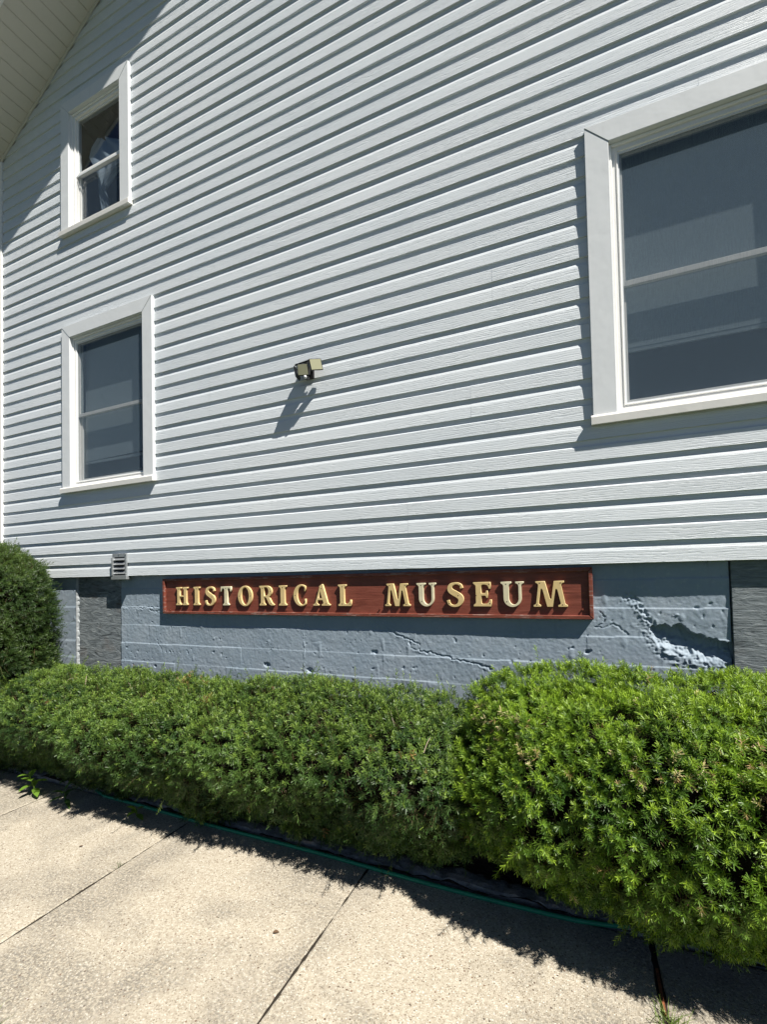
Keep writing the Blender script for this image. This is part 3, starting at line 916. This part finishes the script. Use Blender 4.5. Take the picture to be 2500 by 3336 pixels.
def L_R():
    s, x = .095, .18
    o = footR(x, s, .18)[:5] + [(x + s, .42), (.33, .42), (.40, .37), (.50, .17), (.56, .06), (.66, 0), (.82, 0), (.82, .07), (.75, .10), (.69, .18), (.60, .36), (.53, .43)]
    o += [(.60, .47)] + arc(.42, .715, .295, .285, -50, 90, 16) + [(0, 1), (0, .935), (x - s - .045, .905), (x - s - .012, .875), (x - s, .83)] + footL(x, s, .18)
    return [o, [(x + s, .50), (x + s, .92), (.38, .92)] + arc(.38, .71, .14, .21, 90, -90, 14)[1:]]
def L_S():
    ctr = [(.575, .76), (.53, .90), (.42, .965), (.30, .965), (.165, .90), (.115, .77), (.165, .65), (.30, .555), (.43, .47), (.52, .37), (.53, .24), (.46, .10), (.33, .03), (.20, .035), (.09, .11), (.045, .27)]
    wid = [.060, .050, .045, .048, .075, .095, .112, .120, .120, .112, .098, .075, .05, .045, .05, .06]
    # smooth resample
    C = np.array(ctr); Wd = np.array(wid)
    def cr(A, t):
        i = int(min(max(t, 0), len(A) - 1.0001)); u = t - i
        p = [A[max(0, min(len(A) - 1, i + q))] for q in (-1, 0, 1, 2)]
        return .5 * (2 * p[1] + (p[2] - p[0]) * u + (2 * p[0] - 5 * p[1] + 4 * p[2] - p[3]) * u * u + (3 * p[1] - p[0] - 3 * p[2] + p[3]) * u ** 3)
    T = np.linspace(0, len(C) - 1.001, 60)
    Q = np.array([cr(C, t) for t in T]); Ws = np.array([cr(Wd, t) for t in T])
    D = np.gradient(Q, axis=0); D /= np.linalg.norm(D, axis=1)[:, None]
    Nn = np.stack([-D[:, 1], D[:, 0]], 1)
    A = Q + Nn * Ws[:, None]; B = Q - Nn * Ws[:, None]
    return [[tuple(p) for p in A] + [tuple(p) for p in B[::-1]]]
GL = dict(H=L_H, I=L_I, S=L_S, T=L_T, O=L_O, R=L_R, C=L_C, A=L_A, L=L_L, M=L_M, U=L_U, E=L_E)
DOTS = dict(H=[(.18, .10), (.66, .10), (.18, .9), (.66, .9)], I=[(.215, .09), (.215, .9)], S=[(.52, .87), (.44, .46), (.09, .14)], T=[(.34, .1), (.34, .9)], O=[(.1, .5), (.78, .5)],
            R=[(.18, .1), (.66, .1), (.18, .88), (.64, .72)], C=[(.10, .5), (.60, .84), (.62, .22)], A=[(.14, .09), (.62, .1), (.40, .82)], L=[(.2, .1), (.2, .9), (.58, .1)],
            M=[(.12, .08), (1.03, .08), (.24, .92), (.98, .92)], U=[(.2, .9), (.7, .92), (.22, .2)], E=[(.1, .45), (.58, .9), (.6, .12)])
LET = [('H', -3.089, .128), ('I', -2.897, .066), ('S', -2.775, .106), ('T', -2.612, .108), ('O', -2.439, .138), ('R', -2.233, .133), ('I', -2.055, .068),
       ('C', -1.926, .106), ('A', -1.759, .138), ('L', -1.555, .103), ('M', -1.200, .178), ('U', -.977, .130), ('S', -.779, .108), ('E', -.610, .110), ('U', -.445, .133), ('M', -.260, .185)]
LZ = 1.3318
CAP = .148
for li, (ch, lx, wid) in enumerate(LET):
    polys = GL[ch]()
    allx = [p[0] for p in polys[0]]
    w0, w1 = min(allx), max(allx)
    sx = wid / (w1 - w0)
    cu = bpy.data.curves.new('letter', 'CURVE'); cu.dimensions = '2D'; cu.fill_mode = 'BOTH'
    cu.extrude = .0062; cu.bevel_depth = .0016; cu.bevel_resolution = 0; cu.offset = -.0016
    for poly in polys:
        sp = cu.splines.new('POLY'); sp.points.add(len(poly) - 1); sp.use_cyclic_u = True
        for q, (a, b) in zip(sp.points, poly): q.co = ((a - w0) * sx, b * CAP, 0, 1)
    tmp = bpy.data.objects.new('tmp', cu); COL.objects.link(tmp)
    dg = bpy.context.evaluated_depsgraph_get()
    me = bpy.data.meshes.new_from_object(tmp.evaluated_get(dg))
    bpy.data.objects.remove(tmp)
    me.name = 'letter'
    me.materials.clear(); me.materials.append(M_GOLDP if li in (11, 14, 3) else M_GOLD)
    th = .0180
    dz = random.uniform(-.0012, .0012)
    for v_ in me.vertices:
        c = v_.co.copy()
        v_.co = (lx + c.x, (BF - th + .0078) - c.z, LZ + dz + c.y)
    bm_ = bmesh.new(); bm_.from_mesh(me); bmesh.ops.remove_doubles(bm_, verts=bm_.verts, dist=1e-5); bmesh.ops.recalc_face_normals(bm_, faces=bm_.faces)
    # push the back faces on to the board
    for v_ in bm_.verts:
        if v_.co.y > BF - th + .0078: v_.co.y += th - .0156 - .0003
    bm_.to_mesh(me); bm_.free()
    lo = inv(link(bpy.data.objects.new('letter', me), sign))
    mbs = MB()
    for a, b in DOTS[ch]:
        xx, zz = lx + (a - w0) * sx, LZ + dz + b * CAP
        mbs = MB().tube([(xx, BF - th + .001, zz), (xx, BF - th - .0006, zz)], .0036, 6)
        sc = mbs.build('screw', M_SCREW, lo)
for sx_, sz_ in ((-3.175, 1.292), (-2.0, 1.298), (-1.245, 1.312), (.0, 1.318), (-3.14, 1.515), (-.01, 1.50)):
    inv(MB().tube([(sx_, BF + .001, sz_), (sx_, BF - .006, sz_), (sx_, BF - .009, sz_)], [.0042, .0042, .0062], 8).build('screw', M_SIGN, sign))

# ------------------------------------------------------------------ floodlight
fl = tag(empty('floodlight', (-1.735, 0, 2.985)), 'black three headed solar floodlight on the siding wall with pale square lenses', 'lamp')
fl.scale = (.77, .95, .80)
def oriented(mb, loc, ax, name, m, parent, bevel=0):     # ax: rotation euler
    R_ = Matrix.LocRotScale(Vector(loc), Vector((0, 0, 0)).to_track_quat('Z', 'Y') if False else Matrix.Identity(3).to_quaternion(), None)
    o = mb.build(name, m, parent, bevel=bevel)
    o.location = loc; o.rotation_euler = ax
    return o
MB().box(-.045, .045, -.012, .002, -.05, .05).build('mounting_plate', M_BLACK, fl, bevel=.004)
MB().tube([(0, -.01, .0), (0, -.05, .0)], .018, 12).box(-.03, .03, -.065, -.035, -.03, .035).build('body', M_BLACK, fl, bevel=.003)
def head(loc, rot):
    hb = MB().prism_x([(.006, -.030), (-.006, -.048), (-.014, -.048), (-.014, .048), (-.006, .048), (.006, .030)], -.052, .052)
    h = oriented(hb, loc, rot, 'lamp_head', M_BLACK, fl, bevel=.003)
    MB().box(-.0465, .0465, -.0165, -.0143, -.0425, .0425).build('lens', M_LENS, h, bevel=.001)
    return h
head((0.008, -.100, -.014), (math.radians(10), math.radians(3), math.radians(8)))
head((0.118, -.076, .022), (math.radians(6), math.radians(-12), math.radians(40)))
head((-.078, -.074, -.012), (math.radians(8), math.radians(10), math.radians(-66)))
MB().tube([(.045, -.05, .0), (.085, -.052, .015)], .010, 8).tube([(-.04, -.05, -.004), (-.066, -.052, -.01)], .010, 8).tube([(0, -.055, .03), (0, -.055, .06)], .009, 8).build('bracket', M_BLACK, fl)
pn = MB().box(-.085, .085, -.055, .055, -.006, .005)
p = oriented(pn, (.002, -.062, .070), (math.radians(24), math.radians(-5), 0), 'solar_panel', M_BLACK, fl, bevel=.002)
MB().box(-.079, .079, -.049, .049, .0055, .0075).build('solar_cell', M_SOLAR, p)
MB().tube([(.022, -.058, -.066), (.022, -.096, -.075)], [.014, .019], 14).build('motion_sensor', M_BLACK, fl)
bm_ = bmesh.new(); bmesh.ops.create_uvsphere(bm_, u_segments=14, v_segments=8, radius=.0155)
me = bpy.data.meshes.new('sensor_dome'); bm_.to_mesh(me); bm_.free(); me.materials.append(M_CHROME)
sd = link(bpy.data.objects.new('sensor_dome', me), fl); sd.location = (.022, -.098, -.0755)

# ------------------------------------------------------------------ yew shrubs
def grid_tris(G):
    a, b, c, d = G[:-1, :-1], G[1:, :-1], G[1:, 1:], G[:-1, 1:]
    A = np.concatenate([a.reshape(-1, 3), a.reshape(-1, 3)]); B = np.concatenate([b.reshape(-1, 3), c.reshape(-1, 3)]); C = np.concatenate([c.reshape(-1, 3), d.reshape(-1, 3)])
    return A, B, C


def unit(a): return a / np.maximum(np.linalg.norm(a, axis=-1, keepdims=True), 1e-9)


def sprigs(G, dens, outward, K, nl, nw, sl_, tint_fn, inset=0.0, updir=.35, jit=.5, cull=None, seed=0, gapn=.0):
    """scatter needle sprigs over a grid surface G(n,m,3); returns V,F,color"""
    r = np.random.default_rng(100 + seed)
    A, B, C = grid_tris(G)
    Nn = np.cross(B - A, C - A) * outward
    ar = np.linalg.norm(Nn, axis=1) / 2
    n = int(ar.sum() * dens)
    t = r.choice(len(A), n, p=ar / ar.sum())
    u, v = r.random(n), r.random(n)
    f = u + v > 1; u[f] = 1 - u[f]; v[f] = 1 - v[f]
    P = A[t] + (B[t] - A[t]) * u[:, None] + (C[t] - A[t]) * v[:, None]
    nn = unit(Nn[t])
    if gapn:
        front = np.clip(-nn[:, 1] - .15, 0, 1) * (1 - np.clip(nn[:, 2], 0, 1))
        keep = (.7 * noise3(P, .095, 70 + seed) + .8 * noise3(P, .04, 71 + seed) > -1 + gapn * .7 + front * .22) & (r.random(len(P)) > .50 * front)
        P, nn = P[keep], nn[keep]
    if cull is not None:
        keep = cull(P, nn); P, nn = P[keep], nn[keep]
    n = len(P)
    clump = unit(np.stack([noise3(P, .09, 80 + i + seed) for i in range(3)], -1))
    d = unit(nn + updir * np.array([0, -.15, 1.0]) + .45 * clump + jit * r.normal(size=(n, 3)) * .5)
    P = P + nn * (r.normal(size=(n, 1)) * .010 - inset)
    L = sl_ * r.uniform(.5, 1.65, n); ks = r.uniform(.68, 1.2, (n, 1))
    # local frame
    h = np.where(np.abs(d[:, 2:3]) < .9, np.array([[0, 0, 1.0]]), np.array([[1.0, 0, 0]]))
    e1 = unit(np.cross(d, h)); e2 = np.cross(d, e1)
    k = np.arange(K)
    s = (k + .5) / K
    ang = k * 2.39996 + r.uniform(0, 6.28, (n, 1))
    ang = ang + r.normal(size=(n, K)) * .3
    spread = np.radians(80 - 46 * s ** 1.6)[None] + r.normal(size=(n, K)) * .12
    base = P[:, None] + d[:, None] * (L[:, None] * s[None])[..., None]
    rad = e1[:, None] * np.cos(ang)[..., None] + e2[:, None] * np.sin(ang)[..., None]
    nd = d[:, None] * np.cos(spread)[..., None] + rad * np.sin(spread)[..., None]
    ln = nl * ks * r.uniform(.75, 1.2, (n, K)) * (1.05 - .35 * s[None] ** 2)
    side = unit(np.cross(nd, d[:, None] + .3 * rad + .2 * r.normal(size=(n, K, 3))))
    w = nw * r.uniform(.8, 1.2, (n, K))
    droop = np.array([0, 0, -1.0]) * (.05 * ln)[..., None]
    tip = base + nd * ln[..., None] + droop
    hw = side * (w / 2)[..., None]
    V = np.stack([base - hw * .8, base + hw * .8, tip + hw * .75, tip - hw * .75], 2)
    col = tint_fn(P, nn, s, r)                      # (n,K,3)
    col = np.repeat(col[:, :, None, :], 4, 2)
    V = V.reshape(-1, 3); col = col.reshape(-1, 3)
    b0 = P - d * .05; t0 = P + d * (L * .95)[:, None]; sw = e1 * .0016
    SV = np.stack([b0 - sw, b0 + sw, t0 + sw * .5, t0 - sw * .5], 1).reshape(-1, 3)
    sc = np.where(r.random((n, 1)) < .5, np.array([[.13, .09, .05]]), np.array([[.09, .11, .03]]))
    SC = np.repeat(sc[:, None], 4, 1).reshape(-1, 3)
    V = np.concatenate([V, SV]); col = np.concatenate([col, SC])
    F = np.arange(len(V)).reshape(-1, 4)
    return V, F, col


def merge(parts):
    Vs, Fs, Cs = [], [], []; o = 0
    for V, F, C in parts:
        Vs.append(V); Fs.append(F + o); Cs.append(C); o += len(V)
    return np.concatenate(Vs), np.concatenate(Fs), np.concatenate(Cs)


def tint(dark, light, tipc, ptip, brown=None, brownc=((.34, .25, .09), (.20, .11, .04))):
    dark, light, tipc = map(np.array, (dark, light, tipc))
    def fn(P, nn, s, r):
        n = len(P)
        a = np.clip(.5 + .55 * noise3(P, .22, 90) + .35 * noise3(P, .06, 91) + r.normal(size=n) * .18, 0, 1)
        c = dark + (light - dark) * a[:, None]
        isT = (r.random(n) < ptip(P, nn))
        young_lit = np.clip((s[None] - .25) * 1.5, 0, 1) * isT[:, None] * r.uniform(.5, 1, (n, 1))  # new growth, plus sunlit tops put into the needle colour
        c = c[:, None] + (tipc - c)[:, None] * young_lit[..., None]
        if brown is not None:
            b = r.random(n) < brown(P, nn)
            m = b[:, None] & (r.random((n, len(s))) < .62)
            bc = np.array(brownc)[r.integers(0, len(brownc), n)]
            c = np.where(m[..., None], bc[:, None], c)
        return c * r.uniform(.82, 1.18, (n, len(s), 1))
    return fn


def sweep(xs_, prof_fn, noise_amp, seed):
    G = np.stack([prof_fn(x) for x in xs_])          # (nx, m, 3)
    # normals from the undisplaced grid, then bumpy displacement
    du = np.gradient(G, axis=0); dv = np.gradient(G, axis=1)
    return G, unit(np.cross(dv, du))


def resample(prof, m):
    prof = np.array(prof, float)
    d = np.r_[0, np.cumsum(np.linalg.norm(np.diff(prof, axis=0), axis=1))]
    t = np.linspace(0, d[-1], m)
    q = np.stack([np.interp(t, d, prof[:, i]) for i in range(2)], 1)
    for _ in range(6):
        q[1:-1] = .25 * q[:-2] + .5 * q[1:-1] + .25 * q[2:]
    return q


def hedge(name, label, prof, x0, x1, endL, endR, ztop, zdeep, lift, amp, seed, layers, core_in, colfn, group=None, cull=None):
    root = tag(empty(name, ((x0 + x1) / 2, -.4, 0)), label, 'shrub', group)
    root.location = (0, 0, 0)
    q = resample(prof, 64)
    c0 = np.array([q[:, 0].mean(), .12])
    xs_ = np.linspace(x0, x1, int((x1 - x0) / .03))
    def pf(x):
        e = 1.0
        if endL and x < x0 + endL: e = max(1e-4, 1 - ((x0 + endL - x) / endL) ** 3) ** .38
        if endR and x > x1 - endR: e = min(e, math.sqrt(max(1e-4, 1 - ((x - x1 + endR) / endR) ** 2)))
        cz = .40
        p = q.copy()
        p[:, 1] *= ztop(x)
        p[:, 0] = np.where(p[:, 0] < -.4, -.4 + (p[:, 0] + .4) * zdeep(x), p[:, 0])
        p[:, 1] += lift(x) * np.clip(1 - p[:, 1] / .45, 0, 1) * (p[:, 0] < -.25)
        cen = np.array([-.42, cz])
        p = cen + (p - cen) * np.array([e, .35 + .65 * e if e > .3 else e * 1.8])
        return np.column_stack([np.full(len(p), x), p])
    G = np.stack([pf(x) for x in xs_])
    du = np.gradient(G, axis=0); dv = np.gradient(G, axis=1)
    nn = unit(np.cross(du, dv))
    cen = G.mean(axis=1, keepdims=True)
    outw = np.sign((nn * (G - cen)).sum(-1)).mean()
    nn = nn * (1 if outw > 0 else -1)
    disp = amp * (noise3(G, .26, seed) * .9 + noise3(G, .11, seed + 1) * .75 + noise3(G, .05, seed + 2) * .35)
    Gd = G + nn * disp[..., None]
    Gd[..., 1] = np.minimum(Gd[..., 1], -.015)
    # face orientation sign for grid_tris normal
    A, B, C = grid_tris(Gd)
    tri = np.cross(B - A, C - A)
    ref = np.concatenate([nn[:-1, :-1].reshape(-1, 3)] * 2)
    sgn = np.sign((tri * ref).sum(-1))
    sg = 1 if (tri * ref).sum() > 0 else -1
    parts = []
    for i, ly in enumerate(layers):
        parts.append(sprigs(Gd, ly['dens'], sg, ly['K'], ly['nl'], ly['nw'], ly['sl'], colfn, inset=ly.get('inset', 0), updir=ly.get('up', .35), jit=ly.get('jit', .5), cull=cull, seed=seed + i * 7, gapn=ly.get('gap', 0)))
    V, F, Cc = merge(parts)
    fo = np_mesh('foliage', V, F, M_NEED, root, color=Cc)
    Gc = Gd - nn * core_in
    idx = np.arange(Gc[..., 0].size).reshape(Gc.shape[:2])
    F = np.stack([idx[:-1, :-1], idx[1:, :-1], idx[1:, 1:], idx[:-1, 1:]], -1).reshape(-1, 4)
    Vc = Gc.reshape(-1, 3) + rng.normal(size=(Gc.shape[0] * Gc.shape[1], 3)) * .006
    np_mesh('shade_core', Vc, F, M_CORE, root)  # dark hull behind the needles, inner shade put into its colour
    return root, Gd, nn


vis = lambda P, nn: ((nn @ np.array([0, -1.0, 0])) > -.55) & (P[:, 0] < 1.6)

# long dark hedge on the left
profL = [(-.10, .02), (-.08, .40), (-.08, .70), (-.12, .775), (-.25, .80), (-.42, .79), (-.58, .755), (-.73, .69), (-.83, .61), (-.87, .53), (-.84, .45), (-.76, .37), (-.68, .28), (-.61, .18), (-.54, .09), (-.46, .04)]
dead = [np.array(p) for p in ((-2.62, -.35, .8), (-2.15, -.6, .76), (-3.6, -.5, .8), (-.95, -.72, .66), (-.78, -.75, .7), (-2.45, -.45, .8))]
def brownL(P, nn):
    d = np.min([np.linalg.norm(P - q, axis=1) for q in dead], axis=0)
    return np.clip(.75 * (1 - d / .06), 0, 1) + .004
colL = tint((.030, .074, .018), (.090, .165, .032), (.20, .30, .046), lambda P, nn: np.clip(.12 + .75 * nn[:, 2], .08, .85), brownL)  # more light tips facing up: sun on the hedge top painted in
laysL = [dict(dens=2050, K=19, nl=.0235, nw=.0037, sl=.036, gap=.55, up=.35, jit=.42), dict(dens=420, K=14, nl=.022, nw=.0040, sl=.04, inset=.05), dict(dens=45, K=30, nl=.022, nw=.0040, sl=.10, up=.5, jit=.6)]
hedge('yew_hedge', 'long low clipped dark green yew hedge running below the sign to the left', profL, -5.6, -.47, 0, .28,
      lambda x: float(np.interp(x, [-5.6, -4.4, -3.6, -2.4, -1.2, -.4], [.90, .94, .97, 1.0, 1.06, 1.02])) + .02 * math.sin(x * 3.1), lambda x: 1 + .06 * math.sin(x * 2.3 + 1), lambda x: float(np.interp(x, [-5.6, -3.7, -2.9, -1.5, -.4], [0, .0, .015, .03, .06])),
      .055, 5, laysL, .065, colL, cull=vis)

# bright mound on the right
profR = [(-.10, .02), (-.07, .45), (-.07, .85), (-.10, .97), (-.22, 1.03), (-.45, 1.005), (-.66, .945), (-.83, .875), (-.925, .79), (-.97, .68), (-.985, .56), (-.97, .46), (-.92, .37), (-.85, .28), (-.77, .20), (-.64, .12)]
def brownR(P, nn):
    band = np.exp(-((P[:, 2] - .82 - .06 * noise3(P, .3, 95)) / .08) ** 2) * (P[:, 1] < -.5)
    return np.clip(band * .42 * np.clip(.25 + .5 * noise3(P, .12, 96) + .6 * noise3(P, .04, 97), 0, .7), 0, .75) + .006
colR = tint((.042, .104, .013), (.130, .240, .021), (.30, .445, .034), lambda P, nn: np.clip(.40 + .55 * nn[:, 2], .3, .95), brownR, ((.58, .50, .27), (.50, .42, .20), (.38, .27, .12)))  # tip share rises with upward normal, painting the mound's sunlit top
laysR = [dict(dens=2700, K=26, nl=.0225, nw=.0029, sl=.032, gap=.52, up=.30, jit=.40), dict(dens=420, K=18, nl=.025, nw=.0032, sl=.04, inset=.05), dict(dens=35, K=44, nl=.024, nw=.0028, sl=.085, up=.5, jit=.6)]
hedge('yew_shrub', 'big bright green yew mound at the right overhanging the pavement', profR, -.585, 1.9, .50, 0,
      lambda x: float(np.interp(x, [-.8, -.4, .0, .5, 1.0, 1.9], [.95, .99, 1.01, 1.015, 1.0, .98])), lambda x: float(np.interp(x, [-.8, -.3, .1, .6, 1.9], [.70, .79, .93, 1.0, 1.02])), lambda x: float(np.interp(x, [-.78, -.3, .1, .6, 1.9], [.20, .14, .06, .05, .05])),
      .055, 25, laysR, .075, colR, cull=vis)

# round clipped shrub at the far left
def globe(name, label, cx, cy, rx, ry, ztop, seed, layers, colfn):
    root = tag(empty(name, (0, 0, 0)), label, 'shrub')
    th = np.linspace(0, 2 * PI, 100); ph = np.linspace(0, 1, 60)
    prof = resample([(.50, .02), (.85, .25), (.97, .7), (1.0, 1.05), (.96, 1.35), (.84, 1.60), (.62, 1.75), (.35, 1.81), (.02, 1.83)], 60)
    G = np.zeros((100, 60, 3))
    for i, t in enumerate(th):
        G[i, :, 0] = cx + rx * prof[:, 0] * math.cos(t)
        G[i, :, 1] = cy + ry * prof[:, 0] * math.sin(t)
        G[i, :, 2] = prof[:, 1] * ztop / 1.83
    c = np.array([cx, cy, .9])
    nn = unit((G - c) * np.array([1, 1, .6]))
    disp = .060 * (noise3(G, .26, seed) + .8 * noise3(G, .1, seed + 1))
    disp[-1] = disp[0]
    G = G + nn * disp[..., None]
    G[..., 1] = np.minimum(G[..., 1], -.01)
    A, B, C = grid_tris(G); tri = np.cross(B - A, C - A); ref = np.concatenate([nn[:-1, :-1].reshape(-1, 3)] * 2)
    sg = 1 if (tri * ref).sum() > 0 else -1
    cu_ = lambda P, n_: (n_ @ np.array([.7, -.7, .2])) > -.45
    parts = [sprigs(G, l['dens'], sg, l['K'], l['nl'], l['nw'], l['sl'], colfn, inset=l.get('inset', 0), updir=l.get('up', .2), cull=cu_, seed=seed + i, gapn=l.get('gap', 0)) for i, l in enumerate(layers)]
    V, F, Cc = merge(parts)
    np_mesh('foliage', V, F, M_NEED, root, color=Cc)
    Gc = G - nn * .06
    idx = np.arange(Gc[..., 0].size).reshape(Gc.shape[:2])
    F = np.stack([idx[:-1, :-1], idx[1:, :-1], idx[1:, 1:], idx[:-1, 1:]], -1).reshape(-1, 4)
    np_mesh('shade_core', Gc.reshape(-1, 3), F, M_CORE, root)  # closed dark hull, painted as the globe's shaded inside
    return root
colG = tint((.028, .062, .015), (.062, .11, .022), (.11, .17, .032), lambda P, nn: np.clip(.1 + .4 * nn[:, 2], .05, .5))
globe('round_shrub', 'tall rounded dark green shrub at the left in front of the boarded opening', -4.79, -.52, .60, .48, 1.84, 45,
      [dict(dens=2000, K=18, nl=.022, nw=.0036, sl=.045, gap=.5), dict(dens=800, K=12, nl=.022, nw=.0045, sl=.04, inset=.04), dict(dens=70, K=30, nl=.022, nw=.0042, sl=.11, up=.4)], colG)

# ------------------------------------------------------------------ hose
pts = []
for i in range(60):
    x = -4.8 + i * .11
    pts.append((x, -.568 + .14 * max(0, min(1, (-3.15 - x) / .5)) + .20 * max(0, min(1, (x + .12) / .7)) ** 1.6 + .006 * math.sin(x * 1.7) + .004 * math.sin(x * 4.1 + 1), .0108 + .0012 * math.sin(x * 3.3)))
tag(MB().tube(pts, .0104, 10).build('garden_hose', M_HOSE, smooth=True), 'green garden hose lying along the edge of the pavement under the hedge', 'hose')


# ------------------------------------------------------------------ weeds, leaves, small debris
def leaf_mesh(mb, base, dirv, length, width, droop=.3, nseg=5, fold=.18):
    d = Vector(dirv).normalized()
    side = d.cross(Vector((0, 0, 1)))
    if side.length < .05: side = Vector((1, 0, 0))
    side.normalize(); upv = side.cross(d).normalized()
    vs = []; b = Vector(base)
    for i in range(nseg + 1):
        t = i / nseg
        c = b + d * length * t + Vector((0, 0, -1)) * droop * length * t * t
        w = width * .5 * (math.sin(PI * min(1, t * .93 + .07)) ** .8) if i < nseg else .0005
        vs += [c - side * w + upv * fold * w, c, c + side * w + upv * fold * w]
    fs = []
    for i in range(nseg):
        q = 3 * i
        fs += [(q, q + 1, q + 4, q + 3), (q + 1, q + 2, q + 5, q + 4)]
    mb.add(vs, fs)


def weed(loc, label, hgt, nleaf, ln, wd, m, seed, lean=(0, -.3, 1), group=None):
    r = random.Random(seed)
    root = tag(empty('weed', loc), label, 'weed', group)
    lv = Vector(lean).normalized()
    top = lv * hgt
    MB().tube([(0, 0, -.01), tuple(top * .5 + Vector((.004, 0, 0))), tuple(top)], [.004, .0032, .002], 6).build('stem', m, root)
    for i in range(nleaf):
        t = .25 + .75 * i / (nleaf - 1)
        a = i * 2.4 + r.uniform(-.3, .3)
        mb = MB()
        leaf_mesh(mb, top * t, (math.cos(a), math.sin(a) - .25, .55 - .5 * (1 - t) + .3 * t), ln * (1.15 - .5 * t) * r.uniform(.85, 1.15), wd * (1.1 - .4 * t), .35)
        mb.build('leaf', m, root, smooth=True)
    return root
weed((-3.70, -.70, 0), 'tallest broad leaved weed growing at the pavement edge near the left', .17, 9, .135, .046, M_WEED, 3)
weed((-4.36, -.72, 0), 'broad leaved weed at the far left end of the hedge', .17, 7, .13, .05, M_WEED, 5)
weed((-3.36, -.70, 0), 'dark drooping star shaped weed in the hedge shadow', .09, 7, .13, .030, M_WEED2, 8, (0.1, -.2, 1))
weed((-2.70, -.655, 0), 'small bright green weed growing beside the hose', .075, 6, .085, .036, M_WEED, 11)
weed((-2.60, -.30, .76), 'pale broad leaved seedling poking through the hedge top', .07, 4, .09, .035, M_WEED, 14)


def tuft(loc, label, nb, hgt, spread, m, seed, wd=.005):
    r = random.Random(seed)
    mb = MB()
    for i in range(nb):
        a = r.uniform(0, 2 * PI); rr = r.uniform(.2, 1) * spread
        bx, by = r.gauss(0, spread * .25), r.gauss(0, spread * .25)
        h = hgt * r.uniform(.5, 1.1)
        n_ = 4; vs = []
        s = Vector((-math.sin(a), math.cos(a), 0)) * wd * .5
        for k_ in range(n_ + 1):
            t = k_ / n_
            c = Vector((bx + math.cos(a) * rr * t * t, by + math.sin(a) * rr * t * t, -.01 + h * t * (1 - .25 * t)))
            vs += [c - s * (1 - t * .95), c + s * (1 - t * .95)]
        mb.add(vs, [(2 * k_, 2 * k_ + 1, 2 * k_ + 3, 2 * k_ + 2) for k_ in range(n_)])
    o = mb.build('grass_tuft', m)
    o.location = loc
    return tag(o, label, 'grass tuft')
tuft((.228, -.925, -.005), 'grass tuft in the wide joint at the lower right', 46, .075, .085, M_GRASS, 3)
tuft((-2.343, -1.045, -.003), 'tiny sparse grass tuft in the left pavement joint', 14, .05, .04, M_WEED2, 5, .0035)
tuft((-1.97, -1.835, -.02), 'grass blades at the lower left corner of the pavement', 40, .10, .09, M_GRASS, 9)
tuft((.40, -.93, -.004), 'thin dry grass stalks at the bottom right beside the wide joint', 9, .06, .05, M_WEED2, 12, .003)

o = MB().box(-.0045, .0045, -.10, .10, -.03, .006).build('rusty_edging', M_RUST, bevel=.001)
o.location = (.222, -.80, 0)
tag(o, 'short strip of rusty steel edging standing in the wide pavement joint', 'metal strip')

def fallen(loc, label, m, ln, wd, a, curl=.15):
    mb = MB(); leaf_mesh(mb, (0, 0, 0.002), (1, 0, .12), ln, wd, curl, 5, .35)
    o = mb.build('fallen_leaf', m, smooth=True); o.location = loc; o.rotation_euler = (0, 0, a)
    return tag(o, label, 'leaf')
fallen((-1.273, -1.114, .003), 'dark brown dead leaf lying alone in the middle of a slab', M_LEAFB, .026, .018, .5)
fallen((-2.72, -1.02, .003), 'small dark leaf scrap on the far left slab', M_LEAFB, .022, .012, 1.0)

# stray dead twigs on the long hedge
for i, (x, y, z, a, l) in enumerate(((-3.62, -.55, .80, .4, .09), (-3.42, -.52, .80, 2.0, .11), (-2.78, -.33, .83, 1.1, .10), (-.70, -.72, .74, 1.4, .12), (-2.95, -.5, .80, 2.5, .08))):
    p0 = Vector((x, y, z - .03)); p1 = p0 + Vector((math.cos(a) * l, math.sin(a) * l * .4, l * .5)); pm = (p0 + p1) / 2 + Vector((0, 0, .008))
    lab = ['pale dead twig sticking out of the hedge at far left', 'second pale dead twig from the left on the hedge', 'pale twig near the back of the hedge top below the sign', 'bare grey twig between the dark hedge and the bright mound', 'short pale twig in the middle of the left hedge top'][i]
    tag(MB().tube([p0, pm, p1], [.0028, .0022, .0012], 5).build('dead_twig', M_TWIG), lab, 'twig')
